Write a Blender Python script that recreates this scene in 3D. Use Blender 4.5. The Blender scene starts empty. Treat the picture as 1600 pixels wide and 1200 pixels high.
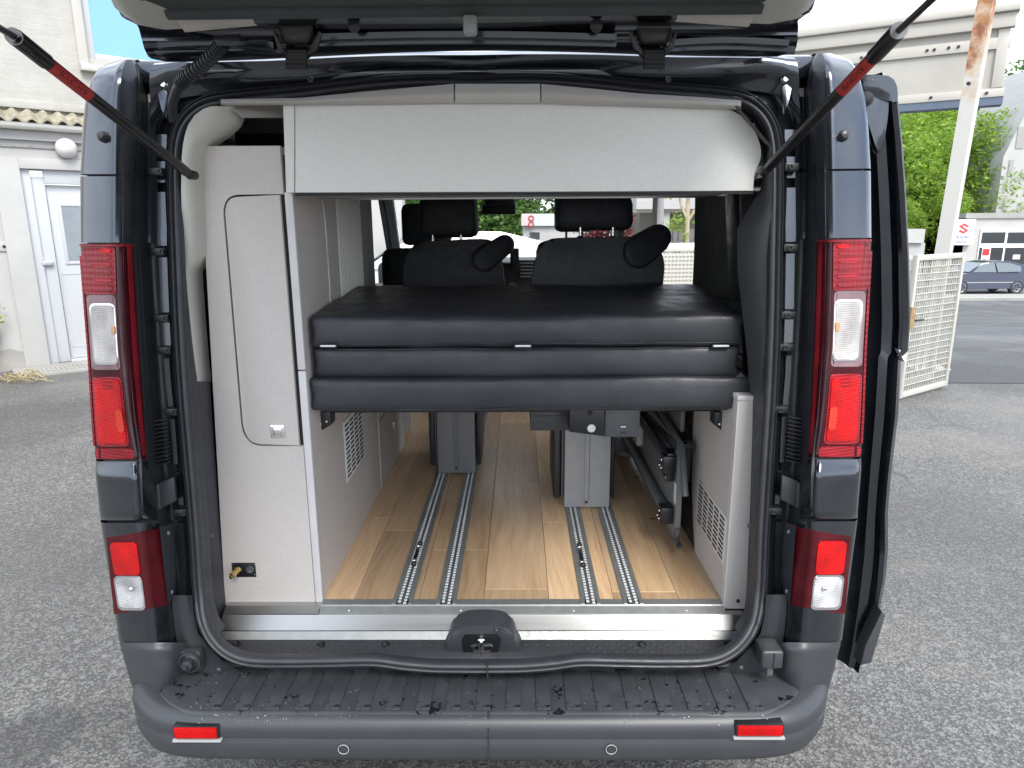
import bpy, bmesh, math, random
import numpy as np
from mathutils import Vector, Matrix, noise as mn
R = math.radians
random.seed(7)
SC = bpy.context.scene
COL = SC.collection

# ------------------------------------------------------------------ camera
F = 1075.0                                   # focal length in photo pixels (1600 wide)
CAM = np.array([0.10, 0.0, 1.65])
def _n(v):
    v = np.array(v, float); return v/np.linalg.norm(v)
_d = _n((10, -246, F)); _g = _n((30, 4700, F)); _g = _n(_g-_d*_g.dot(_d)); _r = np.cross(_g, _d)
M = np.array([_r, _d, -_g])
camd = bpy.data.cameras.new('camera'); cam = bpy.data.objects.new('camera', camd); COL.objects.link(cam)
camd.sensor_fit = 'HORIZONTAL'; camd.sensor_width = 36.0; camd.lens = 36.0*F/1600
camd.clip_start = 0.05; camd.clip_end = 900
bx_, by_, bz_ = M@np.array([1, 0, 0]), M@np.array([0, -1, 0]), M@np.array([0, 0, -1])
mw = Matrix.Identity(4)
for i in range(3):
    mw[i][0], mw[i][1], mw[i][2], mw[i][3] = bx_[i], by_[i], bz_[i], CAM[i]
cam.matrix_world = mw
SC.camera = cam
# ------------------------------------------------------------------ world, sun, exposure
SUN_EL, SUN_AZ = 50, 158                     # azimuth clockwise from +Y
w = bpy.data.worlds.new('World'); SC.world = w; w.use_nodes = True
nt = w.node_tree; nt.nodes.clear()
wo = nt.nodes.new('ShaderNodeOutputWorld'); bg = nt.nodes.new('ShaderNodeBackground')
sky = nt.nodes.new('ShaderNodeTexSky'); sky.sky_type = 'NISHITA'; sky.sun_disc = False
sky.sun_elevation = R(SUN_EL); sky.sun_rotation = R(SUN_AZ); sky.air_density = 1.0; sky.dust_density = 1.5
tc = nt.nodes.new('ShaderNodeTexCoord'); mp = nt.nodes.new('ShaderNodeMapping'); mp.inputs['Scale'].default_value = (1, 1, 2.6)
nz = nt.nodes.new('ShaderNodeTexNoise'); nz.inputs['Scale'].default_value = 1.7; nz.inputs['Detail'].default_value = 7; nz.inputs['Roughness'].default_value = .55
rp = nt.nodes.new('ShaderNodeValToRGB'); rp.color_ramp.elements[0].position = .33; rp.color_ramp.elements[1].position = .56
mx = nt.nodes.new('ShaderNodeMix'); mx.data_type = 'RGBA'; mx.inputs[7].default_value = (6.6, 7.1, 7.9, 1)
nt.links.new(tc.outputs['Generated'], mp.inputs[0]); nt.links.new(mp.outputs[0], nz.inputs['Vector'])
nt.links.new(nz.outputs['Fac'], rp.inputs[0]); nt.links.new(rp.outputs[0], mx.inputs[0])
nt.links.new(sky.outputs[0], mx.inputs[6]); nt.links.new(mx.outputs[2], bg.inputs[0])
bg.inputs[1].default_value = 0.125
nt.links.new(bg.outputs[0], wo.inputs[0])
sd = bpy.data.lights.new('sun', 'SUN'); sd.energy = 1.7; sd.angle = R(30); sd.color = (1, .96, .9)
so = bpy.data.objects.new('sun', sd); COL.objects.link(so)
az, el = R(SUN_AZ), R(SUN_EL)
sv = Vector((math.sin(az)*math.cos(el), math.cos(az)*math.cos(el), math.sin(el)))
so.rotation_euler = sv.to_track_quat('Z', 'Y').to_euler()
SC.view_settings.view_transform = 'Standard'; SC.view_settings.look = 'None'
SC.view_settings.gamma = 1; SC.view_settings.use_curve_mapping = False
SC.view_settings.exposure = 1.38
SC.render.engine = 'CYCLES'
SC.cycles.max_bounces = 12; SC.cycles.diffuse_bounces = 6; SC.cycles.glossy_bounces = 4
SC.cycles.transparent_max_bounces = 12

# ------------------------------------------------------------------ helpers
XC = -0.01                                   # centre plane of the van
def P(px, py, X=None, Y=None, Z=None):
    v = M@np.array([px-800, py-600, F])
    if Y is not None: t = (Y-CAM[1])/v[1]
    elif X is not None: t = (X-CAM[0])/v[0]
    else: t = (Z-CAM[2])/v[2]
    return Vector(CAM+v*t)
def Yr(z):                                   # rear face of the van leans forward with height
    return 1.565+.11*min(1, max(0, (z-.55)/1.05)) + .22*max(0, z-1.62)
def PR(px, py, off=0.0):
    Y = 1.62
    for _ in range(6):
        p = P(px, py, Y=Y+off); Y = Yr(p.z)
    return P(px, py, Y=Y+off)
def mir(p): return Vector((2*XC-p[0], p[1], p[2]))

def link(o): COL.objects.link(o); return o
def mesh_from(bm, name, smooth=None, flip=False):
    bmesh.ops.recalc_face_normals(bm, faces=bm.faces)
    me = bpy.data.meshes.new(name); bm.to_mesh(me); bm.free()
    if smooth is not None:
        me.shade_smooth()
        if smooth < 180: me.set_sharp_from_angle(angle=R(smooth))
    return me
def setp(o, label=None, cat=None, group=None, kind=None):
    if label: o['label'] = label
    if cat: o['category'] = cat
    if group: o['group'] = group
    if kind: o['kind'] = kind
    return o
def thing(name, label, cat, loc=(0, 0, 0), group=None):
    o = bpy.data.objects.new(name, None); link(o); o.location = loc; o.empty_display_size = .1
    return setp(o, label, cat, group)
def part(name, bm, mat, parent=None, smooth=30, label=None, kind=None, world=True):
    me = bm if isinstance(bm, bpy.types.Mesh) else mesh_from(bm, name, smooth)
    if mat is not None and not me.materials: me.materials.append(mat)
    o = bpy.data.objects.new(name, me); link(o)
    if parent is not None:
        o.parent = parent
        if world and parent.type == 'EMPTY': o.location = -Vector(parent.location)
    return setp(o, label, None, None, kind)
def copy_tree(o, parent=None):
    c = o.copy(); link(c)
    if parent is not None: c.parent = parent
    for ch in list(o.children): copy_tree(ch, c)
    return c

def box(bm, x0, x1, y0, y1, z0, z1, bev=0, seg=2):
    vs = [bm.verts.new((x, y, z)) for x in (x0, x1) for y in (y0, y1) for z in (z0, z1)]
    fs = [bm.faces.new([vs[i] for i in f]) for f in ((0, 1, 3, 2), (4, 6, 7, 5), (0, 4, 5, 1), (2, 3, 7, 6), (0, 2, 6, 4), (1, 5, 7, 3))]
    if bev:
        es = list({e for f in fs for e in f.edges})
        bmesh.ops.bevel(bm, geom=es, offset=bev, segments=seg, affect='EDGES', profile=.5)
    return bm
def B(*a, **k): return box(bmesh.new(), *a, **k)
def prism(bm, pts, off, bev=0, seg=2):
    """polygon of 3D points pushed along vector off"""
    off = Vector(off)
    a = [bm.verts.new(p) for p in pts]; b = [bm.verts.new(Vector(p)+off) for p in pts]
    n = len(a)
    f1 = bm.faces.new(a); f2 = bm.faces.new(b[::-1])
    for i in range(n): bm.faces.new((a[i], b[i], b[(i+1) % n], a[(i+1) % n]))
    if bev:
        bmesh.ops.bevel(bm, geom=list(f1.edges)+list(f2.edges), offset=bev, segments=seg, affect='EDGES', profile=.5)
    return bm
def frame_at(d):
    d = d.normalized(); up = Vector((0, 0, 1)) if abs(d.z) < .9 else Vector((0, 1, 0))
    u = d.cross(up).normalized(); return u, d.cross(u).normalized()
def tube(bm, pts, r, n=10, caps=True):
    pts = [Vector(p) for p in pts]; m = len(pts)
    rs = r if isinstance(r, (list, tuple)) else [r]*m
    rings = []; u = None
    for i, p in enumerate(pts):
        d = (pts[min(i+1, m-1)]-pts[max(i-1, 0)])
        if d.length < 1e-9: d = Vector((0, 0, 1))
        d.normalize()
        if u is None: u, v = frame_at(d)
        else:
            u = (u-d*u.dot(d)); u.normalize(); v = d.cross(u)
        rings.append([bm.verts.new(p+(u*math.cos(2*math.pi*k/n)+v*math.sin(2*math.pi*k/n))*rs[i]) for k in range(n)])
    for a, b in zip(rings, rings[1:]):
        for k in range(n): bm.faces.new((a[k], a[(k+1) % n], b[(k+1) % n], b[k]))
    if caps: bm.faces.new(rings[0]); bm.faces.new(rings[-1][::-1])
    return bm
def grid(bm, rows, close_u=False):
    vs = [[bm.verts.new(p) for p in r] for r in rows]
    for a, b in zip(vs, vs[1:]):
        n = len(a)
        for k in range(n if close_u else n-1):
            bm.faces.new((a[k], a[(k+1) % n], b[(k+1) % n], b[k]))
    return bm
def disc(bm, c, nrm, r, depth, n=20, bev=0):
    c = Vector(c); nrm = Vector(nrm).normalized(); u, v = frame_at(nrm)
    pts = [c+(u*math.cos(2*math.pi*k/n)+v*math.sin(2*math.pi*k/n))*r for k in range(n)]
    return prism(bm, pts, nrm*depth, bev)
def lathe(bm, c, axis, prof, n=24):
    c = Vector(c); a = Vector(axis).normalized(); u, v = frame_at(a)
    rows = [[c+a*h+(u*math.cos(2*math.pi*k/n)+v*math.sin(2*math.pi*k/n))*max(r, 1e-4) for k in range(n)] for (r, h) in prof]
    return grid(bm, rows, True)
def sphere(bm, c, r, sc=(1, 1, 1), u=12, v=8):
    m = Matrix.Translation(c)@Matrix.Diagonal((*sc, 1))
    bmesh.ops.create_uvsphere(bm, u_segments=u, v_segments=v, radius=r, matrix=m); return bm
def catmull(pts, k=6, closed=False):
    pts = [Vector(p) for p in pts]; n = len(pts); out = []
    rng = range(n if closed else n-1)
    for i in rng:
        p0 = pts[(i-1) % n] if closed or i > 0 else pts[0]
        p1 = pts[i]; p2 = pts[(i+1) % n]
        p3 = pts[(i+2) % n] if closed or i+2 < n else pts[-1]
        for j in range(k):
            t = j/k
            out.append(.5*((2*p1)+(-p0+p2)*t+(2*p0-5*p1+4*p2-p3)*t*t+(-p0+3*p1-3*p2+p3)*t**3))
    if not closed: out.append(pts[-1])
    return out
def round_row(pts, rads, k=4):
    """replace inner corners of an open polyline by small arcs"""
    out = [Vector(pts[0])]
    for i in range(1, len(pts)-1):
        p0, p1, p2 = Vector(pts[i-1]), Vector(pts[i]), Vector(pts[i+1])
        r = rads[i-1]
        a = p1+(p0-p1).normalized()*min(r, (p0-p1).length*.45)
        b = p1+(p2-p1).normalized()*min(r, (p2-p1).length*.45)
        for j in range(k+1):
            t = j/k; out.append(a*(1-t)**2+p1*2*t*(1-t)+b*t*t)
    out.append(Vector(pts[-1])); return out
def soft_box(bm, c, s, r, cuts=(10, 6, 4), amp=0, seed=0, crown=0, nscale=6):
    """upholstered box: subdivided, rounded, slightly uneven"""
    c = Vector(c); hx, hy, hz = abs(s[0])/2, abs(s[1])/2, abs(s[2])/2
    r = min(r, .9*min(hx, hy, hz))
    def ticks(h, n):
        t = [-h, -h+r*.3, -h+r]; t += [-h+r+(2*h-2*r)*i/n for i in range(1, n)]; return t+[h-r, h-r*.3, h]
    tx, ty, tz = ticks(hx, cuts[0]), ticks(hy, cuts[1]), ticks(hz, cuts[2])
    cache = {}
    def V(x, y, z):
        k = (round(x, 5), round(y, 5), round(z, 5))
        if k not in cache:
            p = Vector((x, y, z))
            q = Vector((max(-hx+r, min(hx-r, x)), max(-hy+r, min(hy-r, y)), max(-hz+r, min(hz-r, z))))
            d = p-q
            if d.length > 1e-7: p = q+d.normalized()*r
            fx, fy = 1-(x/hx)**2, 1-(y/hy)**2
            p.z += crown*(z/hz)*max(0, fx)**.5*max(0, fy)**.5
            if amp:
                p += mn.noise_vector(Vector((x*nscale, y*nscale, z*nscale*2))+Vector((seed*7.1, 0, seed)))*amp
            cache[k] = bm.verts.new(c+p)
        return cache[k]
    def face(A, Bt, f):
        for i in range(len(A)-1):
            for j in range(len(Bt)-1):
                bm.faces.new((f(A[i], Bt[j]), f(A[i+1], Bt[j]), f(A[i+1], Bt[j+1]), f(A[i], Bt[j+1])))
    for sg in (-1, 1):
        face(tx, ty, lambda a, b: V(a, b, sg*hz)); face(tx, tz, lambda a, b: V(a, sg*hy, b)); face(ty, tz, lambda a, b: V(sg*hx, a, b))
    return bm
def text_mesh(txt, size, extrude=.001, align='CENTER'):
    cu = bpy.data.curves.new('lettering', 'FONT'); cu.body = txt; cu.size = size; cu.extrude = extrude
    cu.align_x = align; cu.align_y = 'CENTER'
    o = bpy.data.objects.new('lettering', cu); link(o)
    dg = bpy.context.evaluated_depsgraph_get(); dg.update()
    me = bpy.data.meshes.new_from_object(o.evaluated_get(dg)); bpy.data.objects.remove(o); bpy.data.curves.remove(cu)
    return me
def rrect(cx, cy, w_, h_, r, k=4):
    out = []
    for (sx, sy, a0) in ((1, 1, 0), (-1, 1, 90), (-1, -1, 180), (1, -1, 270)):
        for j in range(k+1):
            a = R(a0+90*j/k); out.append((cx+sx*(w_/2-r)+r*math.cos(a), cy+sy*(h_/2-r)+r*math.sin(a)))
    return out

# ------------------------------------------------------------------ materials
def mat(name, col, rough=.5, metal=0, coat=0, spec=.5, coat_rough=.03):
    m = bpy.data.materials.new(name); m.use_nodes = True
    b = m.node_tree.nodes['Principled BSDF']
    b.inputs['Base Color'].default_value = (*col, 1); b.inputs['Roughness'].default_value = rough
    b.inputs['Metallic'].default_value = metal; b.inputs['Coat Weight'].default_value = coat
    b.inputs['Coat Roughness'].default_value = coat_rough; b.inputs['Specular IOR Level'].default_value = spec
    return m
class NB:
    def __init__(s, m): s.m = m; s.t = m.node_tree; s.b = s.t.nodes['Principled BSDF']; s.tc = s.t.nodes.new('ShaderNodeTexCoord')
    def n(s, ty, **k):
        x = s.t.nodes.new(ty)
        for a, v in k.items():
            if a in x.inputs: x.inputs[a].default_value = v
            else: setattr(x, a, v)
        return x
    def l(s, a, b): s.t.links.new(a, b)
    def noise(s, scale, detail=4, rough=.5, vec=None, stretch=None):
        x = s.n('ShaderNodeTexNoise', Scale=scale, Detail=detail, Roughness=rough)
        src = vec or s.tc.outputs['Object']
        if stretch:
            mpn = s.n('ShaderNodeMapping'); mpn.inputs['Scale'].default_value = stretch; s.l(src, mpn.inputs[0]); src = mpn.outputs[0]
        s.l(src, x.inputs['Vector']); return x.outputs['Fac']
    def ramp(s, fac, stops):
        x = s.n('ShaderNodeValToRGB'); e = x.color_ramp.elements
        while len(e) < len(stops): e.new(.5)
        for i, (p, c) in enumerate(stops):
            e[i].position = p; e[i].color = (*c, 1) if not isinstance(c, (int, float)) else (c, c, c, 1)
        s.l(fac, x.inputs[0]); return x.outputs[0]
    def mix(s, fac, a, b, bt='MIX'):
        x = s.n('ShaderNodeMix', data_type='RGBA', blend_type=bt)
        for v, i in ((fac, 0), (a, 6), (b, 7)):
            if isinstance(v, bpy.types.NodeSocket): s.l(v, x.inputs[i])
            else: x.inputs[i].default_value = v if i == 0 else (*v, 1)
        return x.outputs[2]
    def math(s, op, a, b=0):
        x = s.n('ShaderNodeMath', operation=op)
        for v, i in ((a, 0), (b, 1)):
            if isinstance(v, bpy.types.NodeSocket): s.l(v, x.inputs[i])
            else: x.inputs[i].default_value = v
        return x.outputs[0]
    def bump(s, h, strength, dist=.002):
        x = s.n('ShaderNodeBump', Strength=strength, Distance=dist); s.l(h, x.inputs['Height']); s.l(x.outputs[0], s.b.inputs['Normal']); return x
    def color(s, c): s.l(c, s.b.inputs['Base Color'])
    def rough(s, c): s.l(c, s.b.inputs['Roughness'])

def m_noisy(name, c, var=.12, scale=8, rough=.5, bump=0, bscale=80, dist=.001, metal=0, coat=0, spec=.5, rvar=.1):
    m = mat(name, c, rough, metal, coat, spec); q = NB(m)
    a = tuple(x*(1-var) for x in c); b = tuple(min(1, x*(1+var)) for x in c)
    n1 = q.noise(scale, 6, .6); q.color(q.ramp(n1, [(.3, a), (.7, b)]))
    q.rough(q.ramp(q.noise(scale*2.3, 4), [(.3, max(0, rough-rvar)), (.7, min(1, rough+rvar))]))
    if bump: q.bump(q.noise(bscale, 3, .6), bump, dist)
    return m
PAINT = mat('dark_paint', (.045, .052, .064), .22, .85, 1.0)
q = NB(PAINT); q.color(q.ramp(q.noise(3, 4), [(.3, (.042, .048, .059)), (.7, (.049, .057, .070))]))
# rain drops dried on the paint: tiny bumps in the coat
vo = q.n('ShaderNodeTexVoronoi', Scale=95.0); q.l(q.tc.outputs['Object'], vo.inputs['Vector'])
drop = q.ramp(vo.outputs['Distance'], [(.10, 1), (.22, 0)]); msk = q.ramp(q.noise(13, 3), [(.56, 0), (.66, 1)])
bn = q.n('ShaderNodeBump', Strength=.55, Distance=.0015); q.l(q.mix(1.0, drop, msk, 'MULTIPLY'), bn.inputs['Height']); q.l(bn.outputs[0], q.b.inputs['Coat Normal'])
JAMB = m_noisy('shaded_jamb_paint', (.016, .019, .024), .12, 6, .22, spec=.35)  # body paint darkened in colour to stand in for the jamb's dark reflections
BLK = m_noisy('black_plastic', (.022, .024, .028), .15, 10, .42, .25, 900, .0004)
BLK2 = m_noisy('satin_black_metal', (.012, .013, .015), .1, 10, .35)
TRIM = m_noisy('dark_grey_trim', (.040, .042, .048), .1, 12, .5, .3, 1200, .0004)
RUB = m_noisy('rubber_seal', (.030, .032, .037), .15, 20, .42, .1, 400, .0004)
# bumper plastic: grained, with wet patches
BUMP = mat('bumper_plastic', (.05, .052, .058), .5); q = NB(BUMP)
wet = q.ramp(q.noise(13, 7, .68), [(.585, 0), (.60, 1)])
q.color(q.mix(wet, q.ramp(q.noise(14, 5), [(.3, (.034, .036, .041)), (.7, (.050, .053, .060))]), (.008, .009, .011)))
q.rough(q.ramp(wet, [(0, .46), (1, .12)])); q.bump(q.noise(700, 2), .35, .0005)
BUMPF = mat('bumper_face_plastic', (.055, .057, .062), .38); q = NB(BUMPF)
q.color(q.ramp(q.noise(7, 6, .6), [(.25, (.032, .034, .038)), (.75, (.043, .045, .050))])); q.bump(q.noise(700, 2), .3, .0005)
def laminate(name, c, k=1.0):
    m = mat(name, c, .55); q = NB(m)
    a = q.noise(1, 3, .6, stretch=(30, 30, 900)); b = q.noise(1, 3, .6, stretch=(900, 900, 30))
    s_ = q.mix(.5, a, b); d = tuple(x*(1-.10*k) for x in c); e = tuple(min(1, x*(1+.08*k)) for x in c)
    q.color(q.mix(q.ramp(q.noise(2.5, 3), [(.3, 0.0), (.7, .25)]), q.ramp(s_, [(.36, d), (.62, e)]), tuple(x*.93 for x in c)))
    q.bump(s_, .12, .0006); return m
LAM = laminate('woven_light_laminate', (.545, .50, .465))
LAMG = laminate('lit_woven_laminate', (.715, .715, .67))  # same laminate, with brighter, greener light put into its colour
EDGE = m_noisy('pale_edge_band', (.60, .58, .565), .05, 10, .4)
SHADOWGAP = mat('dark_gap', (.02, .02, .02), .8)
BEIGE = m_noisy('beige_pillar_trim', (.50, .49, .44), .06, 6, .55, .15, 900, .0004)
HEADL = m_noisy('grey_headliner', (.46, .43, .40), .05, 8, .85, .3, 500, .0006)
FAB = m_noisy('black_upholstery', (.022, .025, .031), .2, 30, .62, .35, 1400, .0006)
q = NB(FAB)
VINYL = m_noisy('charcoal_faux_leather', (.027, .029, .035), .16, 9, .44, .6, 190, .0011)
ALU = mat('brushed_aluminium', (.68, .69, .68), .3, 1.0); q = NB(ALU)
an = q.noise(1, 4, .7, stretch=(3, 1500, 1500)); q.rough(q.ramp(an, [(.3, .30), (.7, .40)])); q.color(q.ramp(an, [(.3, (.42, .425, .42)), (.7, (.48, .485, .48))]))
ALUD = m_noisy('dull_anodised_aluminium', (.30, .31, .30), .1, 30, .38, metal=.5)
STEEL = m_noisy('bright_steel', (.75, .75, .74), .1, 40, .22, metal=1)
CHROME = mat('chrome', (.85, .85, .86), .08, 1)
BRASS = m_noisy('brass', (.75, .52, .22), .15, 60, .25, metal=1)
GREYM = m_noisy('grey_powder_coat', (.33, .335, .335), .06, 20, .45, .2, 700, .0004)
GREYM2 = m_noisy('dark_powder_coat', (.085, .088, .094), .08, 20, .42, .2, 700, .0004)
TABLEG = m_noisy('table_dark_grey', (.15, .155, .155), .1, 20, .4)
WHITEP = m_noisy('white_plastic', (.75, .76, .76), .03, 5, .35)
DASH = m_noisy('dashboard_plastic', (.018, .019, .021), .1, 10, .5)
CURTAIN = m_noisy('dark_green_grey_curtain', (.050, .060, .060), .12, 7, .75, .3, 500, .0006)
GLASS = mat('clear_glass', (1, 1, 1), 0.0); GLASS.node_tree.nodes['Principled BSDF'].inputs['Transmission Weight'].default_value = 1
GLASS.node_tree.nodes['Principled BSDF'].inputs['IOR'].default_value = 1.01
DGLASS = mat('dark_window_glass', (.03, .035, .04), .05, 0, .5)
SKYGLASS = mat('sky_tinted_glass', (.22, .40, .66), .03, .9)  # blue tint stands in for the sky reflected in the pane
FROST = m_noisy('frosted_grey_glass', (.22, .25, .27), .08, 3, .3)
# lamp lenses: red plastic with fine optic ribs
def lens(name, c, rib=0, rough=.12, var=.25):
    m = mat(name, c, rough+.1, 0, .12, .2); q = NB(m)
    q.color(q.ramp(q.noise(14, 3), [(.3, tuple(x*(1-var) for x in c)), (.7, tuple(min(1, x*(1+var)) for x in c))]))
    if rib:
        wv = q.n('ShaderNodeTexWave', Scale=rib, bands_direction='Z'); q.l(q.tc.outputs['Object'], wv.inputs['Vector'])
        wx = q.n('ShaderNodeTexWave', Scale=rib, bands_direction='X'); q.l(q.tc.outputs['Object'], wx.inputs['Vector'])
        q.bump(q.mix(.5, wv.outputs['Color'], wx.outputs['Color']), .5, .002)
    return m
LRED = lens('bright_red_lens', (.46, .002, .003), 70)
LRED2 = lens('rose_red_lens', (.20, .010, .016), 22)
LDARK = lens('dark_red_lens', (.045, .003, .007), 0)
LCLEAR = lens('clear_ribbed_lens', (.42, .40, .38), 60, .1, .3)
LSMOKE = lens('smoked_lens', (.20, .13, .14), 0)
LAMB = lens('amber_bulb', (.50, .26, .13), 0)
REDL = m_noisy('red_sticker', (.42, .03, .03), .1, 40, .5)
INK = mat('dark_print', (.03, .01, .012), .5)
# oak planks, per-plank shift through Object Info
OAK = mat('oak_plank', (.5, .33, .19), .38); q = NB(OAK)
oi = q.n('ShaderNodeObjectInfo'); ad = q.n('ShaderNodeVectorMath', operation='ADD'); sc_ = q.n('ShaderNodeVectorMath', operation='SCALE')
q.l(oi.outputs['Random'], sc_.inputs[0]) if False else None
cmb = q.n('ShaderNodeCombineXYZ'); r9 = q.math('MULTIPLY', oi.outputs['Random'], 37.0)
q.l(r9, cmb.inputs[0]); q.l(r9, cmb.inputs[1]); q.l(q.tc.outputs['Object'], ad.inputs[0]); q.l(cmb.outputs[0], ad.inputs[1])
warp = q.n('ShaderNodeTexNoise', Scale=2.2, Detail=2.0); q.l(ad.outputs[0], warp.inputs['Vector'])
w2 = q.n('ShaderNodeVectorMath', operation='MULTIPLY_ADD'); q.l(warp.outputs['Color'], w2.inputs[0]); w2.inputs[1].default_value = (.11, .11, 0); q.l(ad.outputs[0], w2.inputs[2])
g1 = q.noise(1, 6, .62, vec=w2.outputs[0], stretch=(48, 2.6, 1)); g2 = q.noise(1, 5, .7, vec=ad.outputs[0], stretch=(260, 9, 1)); g3 = q.noise(3.2, 3, .5, vec=ad.outputs[0])
c1 = q.ramp(g1, [(.26, (.44, .26, .135)), (.42, (.60, .385, .21)), (.60, (.71, .49, .29)), (.8, (.77, .56, .35))])
c2 = q.mix(.30, c1, q.ramp(g2, [(.3, (.46, .28, .145)), (.7, (.84, .62, .39))]))
kn = q.n('ShaderNodeTexVoronoi', Scale=3.4); q.l(w2.outputs[0], kn.inputs['Vector'])
c3 = q.mix(q.ramp(kn.outputs['Distance'], [(.02, .8), (.075, 0)]), c2, (.26, .145, .075))
hs = q.n('ShaderNodeHueSaturation', Saturation=1.0); q.l(q.math('MULTIPLY_ADD', oi.outputs['Random'], .32) if False else q.math('ADD', q.math('MULTIPLY', oi.outputs['Random'], .50), .74), hs.inputs['Value']); q.l(c3, hs.inputs['Color'])
q.color(hs.outputs[0]); q.bump(g2, .08, .0006)
# asphalt
def asphalt(name, base, light, sc=1.0, speck=.62, tan=(.185, .165, .135), stain=False, bst=.7):
    m = mat(name, base, .8); q = NB(m)
    v1 = q.n('ShaderNodeTexVoronoi', Scale=125.0*sc); q.l(q.tc.outputs['Object'], v1.inputs['Vector'])
    v2 = q.n('ShaderNodeTexVoronoi', Scale=62.0*sc); q.l(q.tc.outputs['Object'], v2.inputs['Vector'])
    sep = q.n('ShaderNodeSeparateColor'); q.l(v1.outputs['Color'], sep.inputs[0])
    sp2 = q.n('ShaderNodeSeparateColor'); q.l(v2.outputs['Color'], sp2.inputs[0])
    stone = q.ramp(sep.outputs[0], [(.0, tuple(x*.55 for x in base)), (.5, base), (speck+.1, light), (1, tuple(x*1.25 for x in light))])
    big = q.ramp(sp2.outputs[1], [(.86, 0), (.90, 1)])
    col = q.mix(big, stone, tuple(x*1.25 for x in light))
    gap = q.ramp(v1.outputs['Distance'], [(.4, 0), (.8, .6)])
    col = q.mix(gap, col, tuple(x*.4 for x in base))
    col = q.mix(q.ramp(q.noise(.9, 6, .6), [(.50, 0), (.68, .6)]), col, tan)
    col = q.mix(q.ramp(q.noise(.45, 5, .6), [(.35, .6), (.58, 0)]), col, tuple(x*.62 for x in base))
    cr = q.n('ShaderNodeTexVoronoi', Scale=.55, feature='DISTANCE_TO_EDGE')
    wn = q.n('ShaderNodeTexNoise', Scale=3.0, Detail=6.0); q.l(q.tc.outputs['Object'], wn.inputs['Vector'])
    wa = q.n('ShaderNodeVectorMath', operation='MULTIPLY_ADD'); q.l(wn.outputs['Color'], wa.inputs[0]); wa.inputs[1].default_value = (.5, .5, 0); q.l(q.tc.outputs['Object'], wa.inputs[2])
    q.l(wa.outputs[0], cr.inputs['Vector'])
    crm = q.mix(1.0, q.ramp(cr.outputs['Distance'], [(.004, .6), (.012, 0)]), q.ramp(q.noise(.5, 2), [(.5, 0), (.6, 1)]), 'MULTIPLY')
    col = q.mix(crm, col, tuple(x*.3 for x in base))
    if stain:                                # an old damp oil stain near the left rear corner
        sx, sy = P(25, 1165, Z=0).x, P(25, 1165, Z=0).y
        for (ox, oy, rad, f_) in ((sx, sy, .16, .45), (sx+.22, sy+.10, .13, .75), (P(20, 660, Z=0).x, P(20, 660, Z=0).y, .9, .7)):
            mpn = q.n('ShaderNodeMapping'); mpn.inputs['Location'].default_value = (-ox, -oy, 0); q.l(q.tc.outputs['Object'], mpn.inputs[0])
            ln = q.n('ShaderNodeVectorMath', operation='LENGTH'); q.l(mpn.outputs[0], ln.inputs[0])
            dd = q.math('ADD', ln.outputs['Value'], q.math('MULTIPLY', q.math('SUBTRACT', q.noise(6, 4), .5), rad*1.2))
            col = q.mix(q.ramp(dd, [(rad*.75, 1-f_), (rad*1.25, 0)]), col, tuple(x*.25 for x in base))
    q.color(col); q.rough(q.ramp(q.noise(.6, 4), [(.4, .55), (.6, .85)]))
    q.bump(q.mix(.4, v1.outputs['Distance'], v2.outputs['Distance']), bst, .006)
    return m
ASPH = asphalt('worn_gravelly_asphalt', (.122, .119, .113), (.198, .194, .183), stain=True)
ASPH2 = asphalt('dark_smooth_asphalt', (.085, .087, .09), (.12, .12, .125), 1.4, .7, (.15, .145, .14), bst=.4)
ROADM = m_noisy('road_asphalt', (.12, .123, .13), .15, 2, .7)
CONC = m_noisy('pale_concrete', (.30, .29, .265), .15, 3, .85, .4, 60, .004)
WHITEL = m_noisy('white_road_paint', (.72, .72, .70), .08, 4, .6)

# ------------------------------------------------------------------ ground and setting
def smooth(t): t = max(0, min(1, t)); return t*t*(3-2*t)
def gz(x, y):
    return -1.42*smooth((y-8.2)/17)*smooth((x-1.5)/4)
bm = bmesh.new()
xs = [-300, -120, -60, -30, -15]+[-10+.8*i for i in range(0, 56)]+[38, 45, 60, 100, 180, 300]
ys = [-60, -20, -8, -3]+[-1+.6*i for i in range(60)]+[38, 45, 60, 100, 200, 400]
grid(bm, [[(x, y, gz(x, y)) for x in xs] for y in ys])
setp(part('ground', bm, ASPH), 'grey gravelly asphalt yard under the van', kind='structure')
# smoother, darker asphalt beyond the gate, down to the street
bm = bmesh.new()
rows = []
for i in range(31):
    t = i/30; y = 7.15+(28.2-7.15)*t
    rows.append([(x, y+(.35*(5.0-x)*.12 if i == 0 else 0), gz(x, y)+.006) for x in np.linspace(4.0+t*2, 36, 24)])
grid(bm, rows); setp(part('lower_yard', bm, ASPH2), kind='structure')
Zr = -1.42
bm = bmesh.new(); box(bm, 6, 70, 28.2, 30.0, Zr-.1, Zr+.11); setp(part('pavement', bm, CONC), kind='structure')
bm = bmesh.new(); grid(bm, [[(6, 30.0, Zr+.008), (70, 30.0, Zr+.008)], [(6, 38.0, Zr+.008), (70, 38.0, Zr+.008)]]); setp(part('road', bm, ROADM), kind='structure')
bm = bmesh.new(); box(bm, 6, 70, 38.0, 41.5, Zr-.1, Zr+.12); setp(part('far_pavement', bm, CONC), kind='structure')
for yy in (30.5, 37.4):
    bm = bmesh.new(); grid(bm, [[(6, yy, Zr+.013), (70, yy, Zr+.013)], [(6, yy+.16, Zr+.013), (70, yy+.16, Zr+.013)]]); setp(part('road_line', bm, WHITEL), kind='structure')
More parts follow.
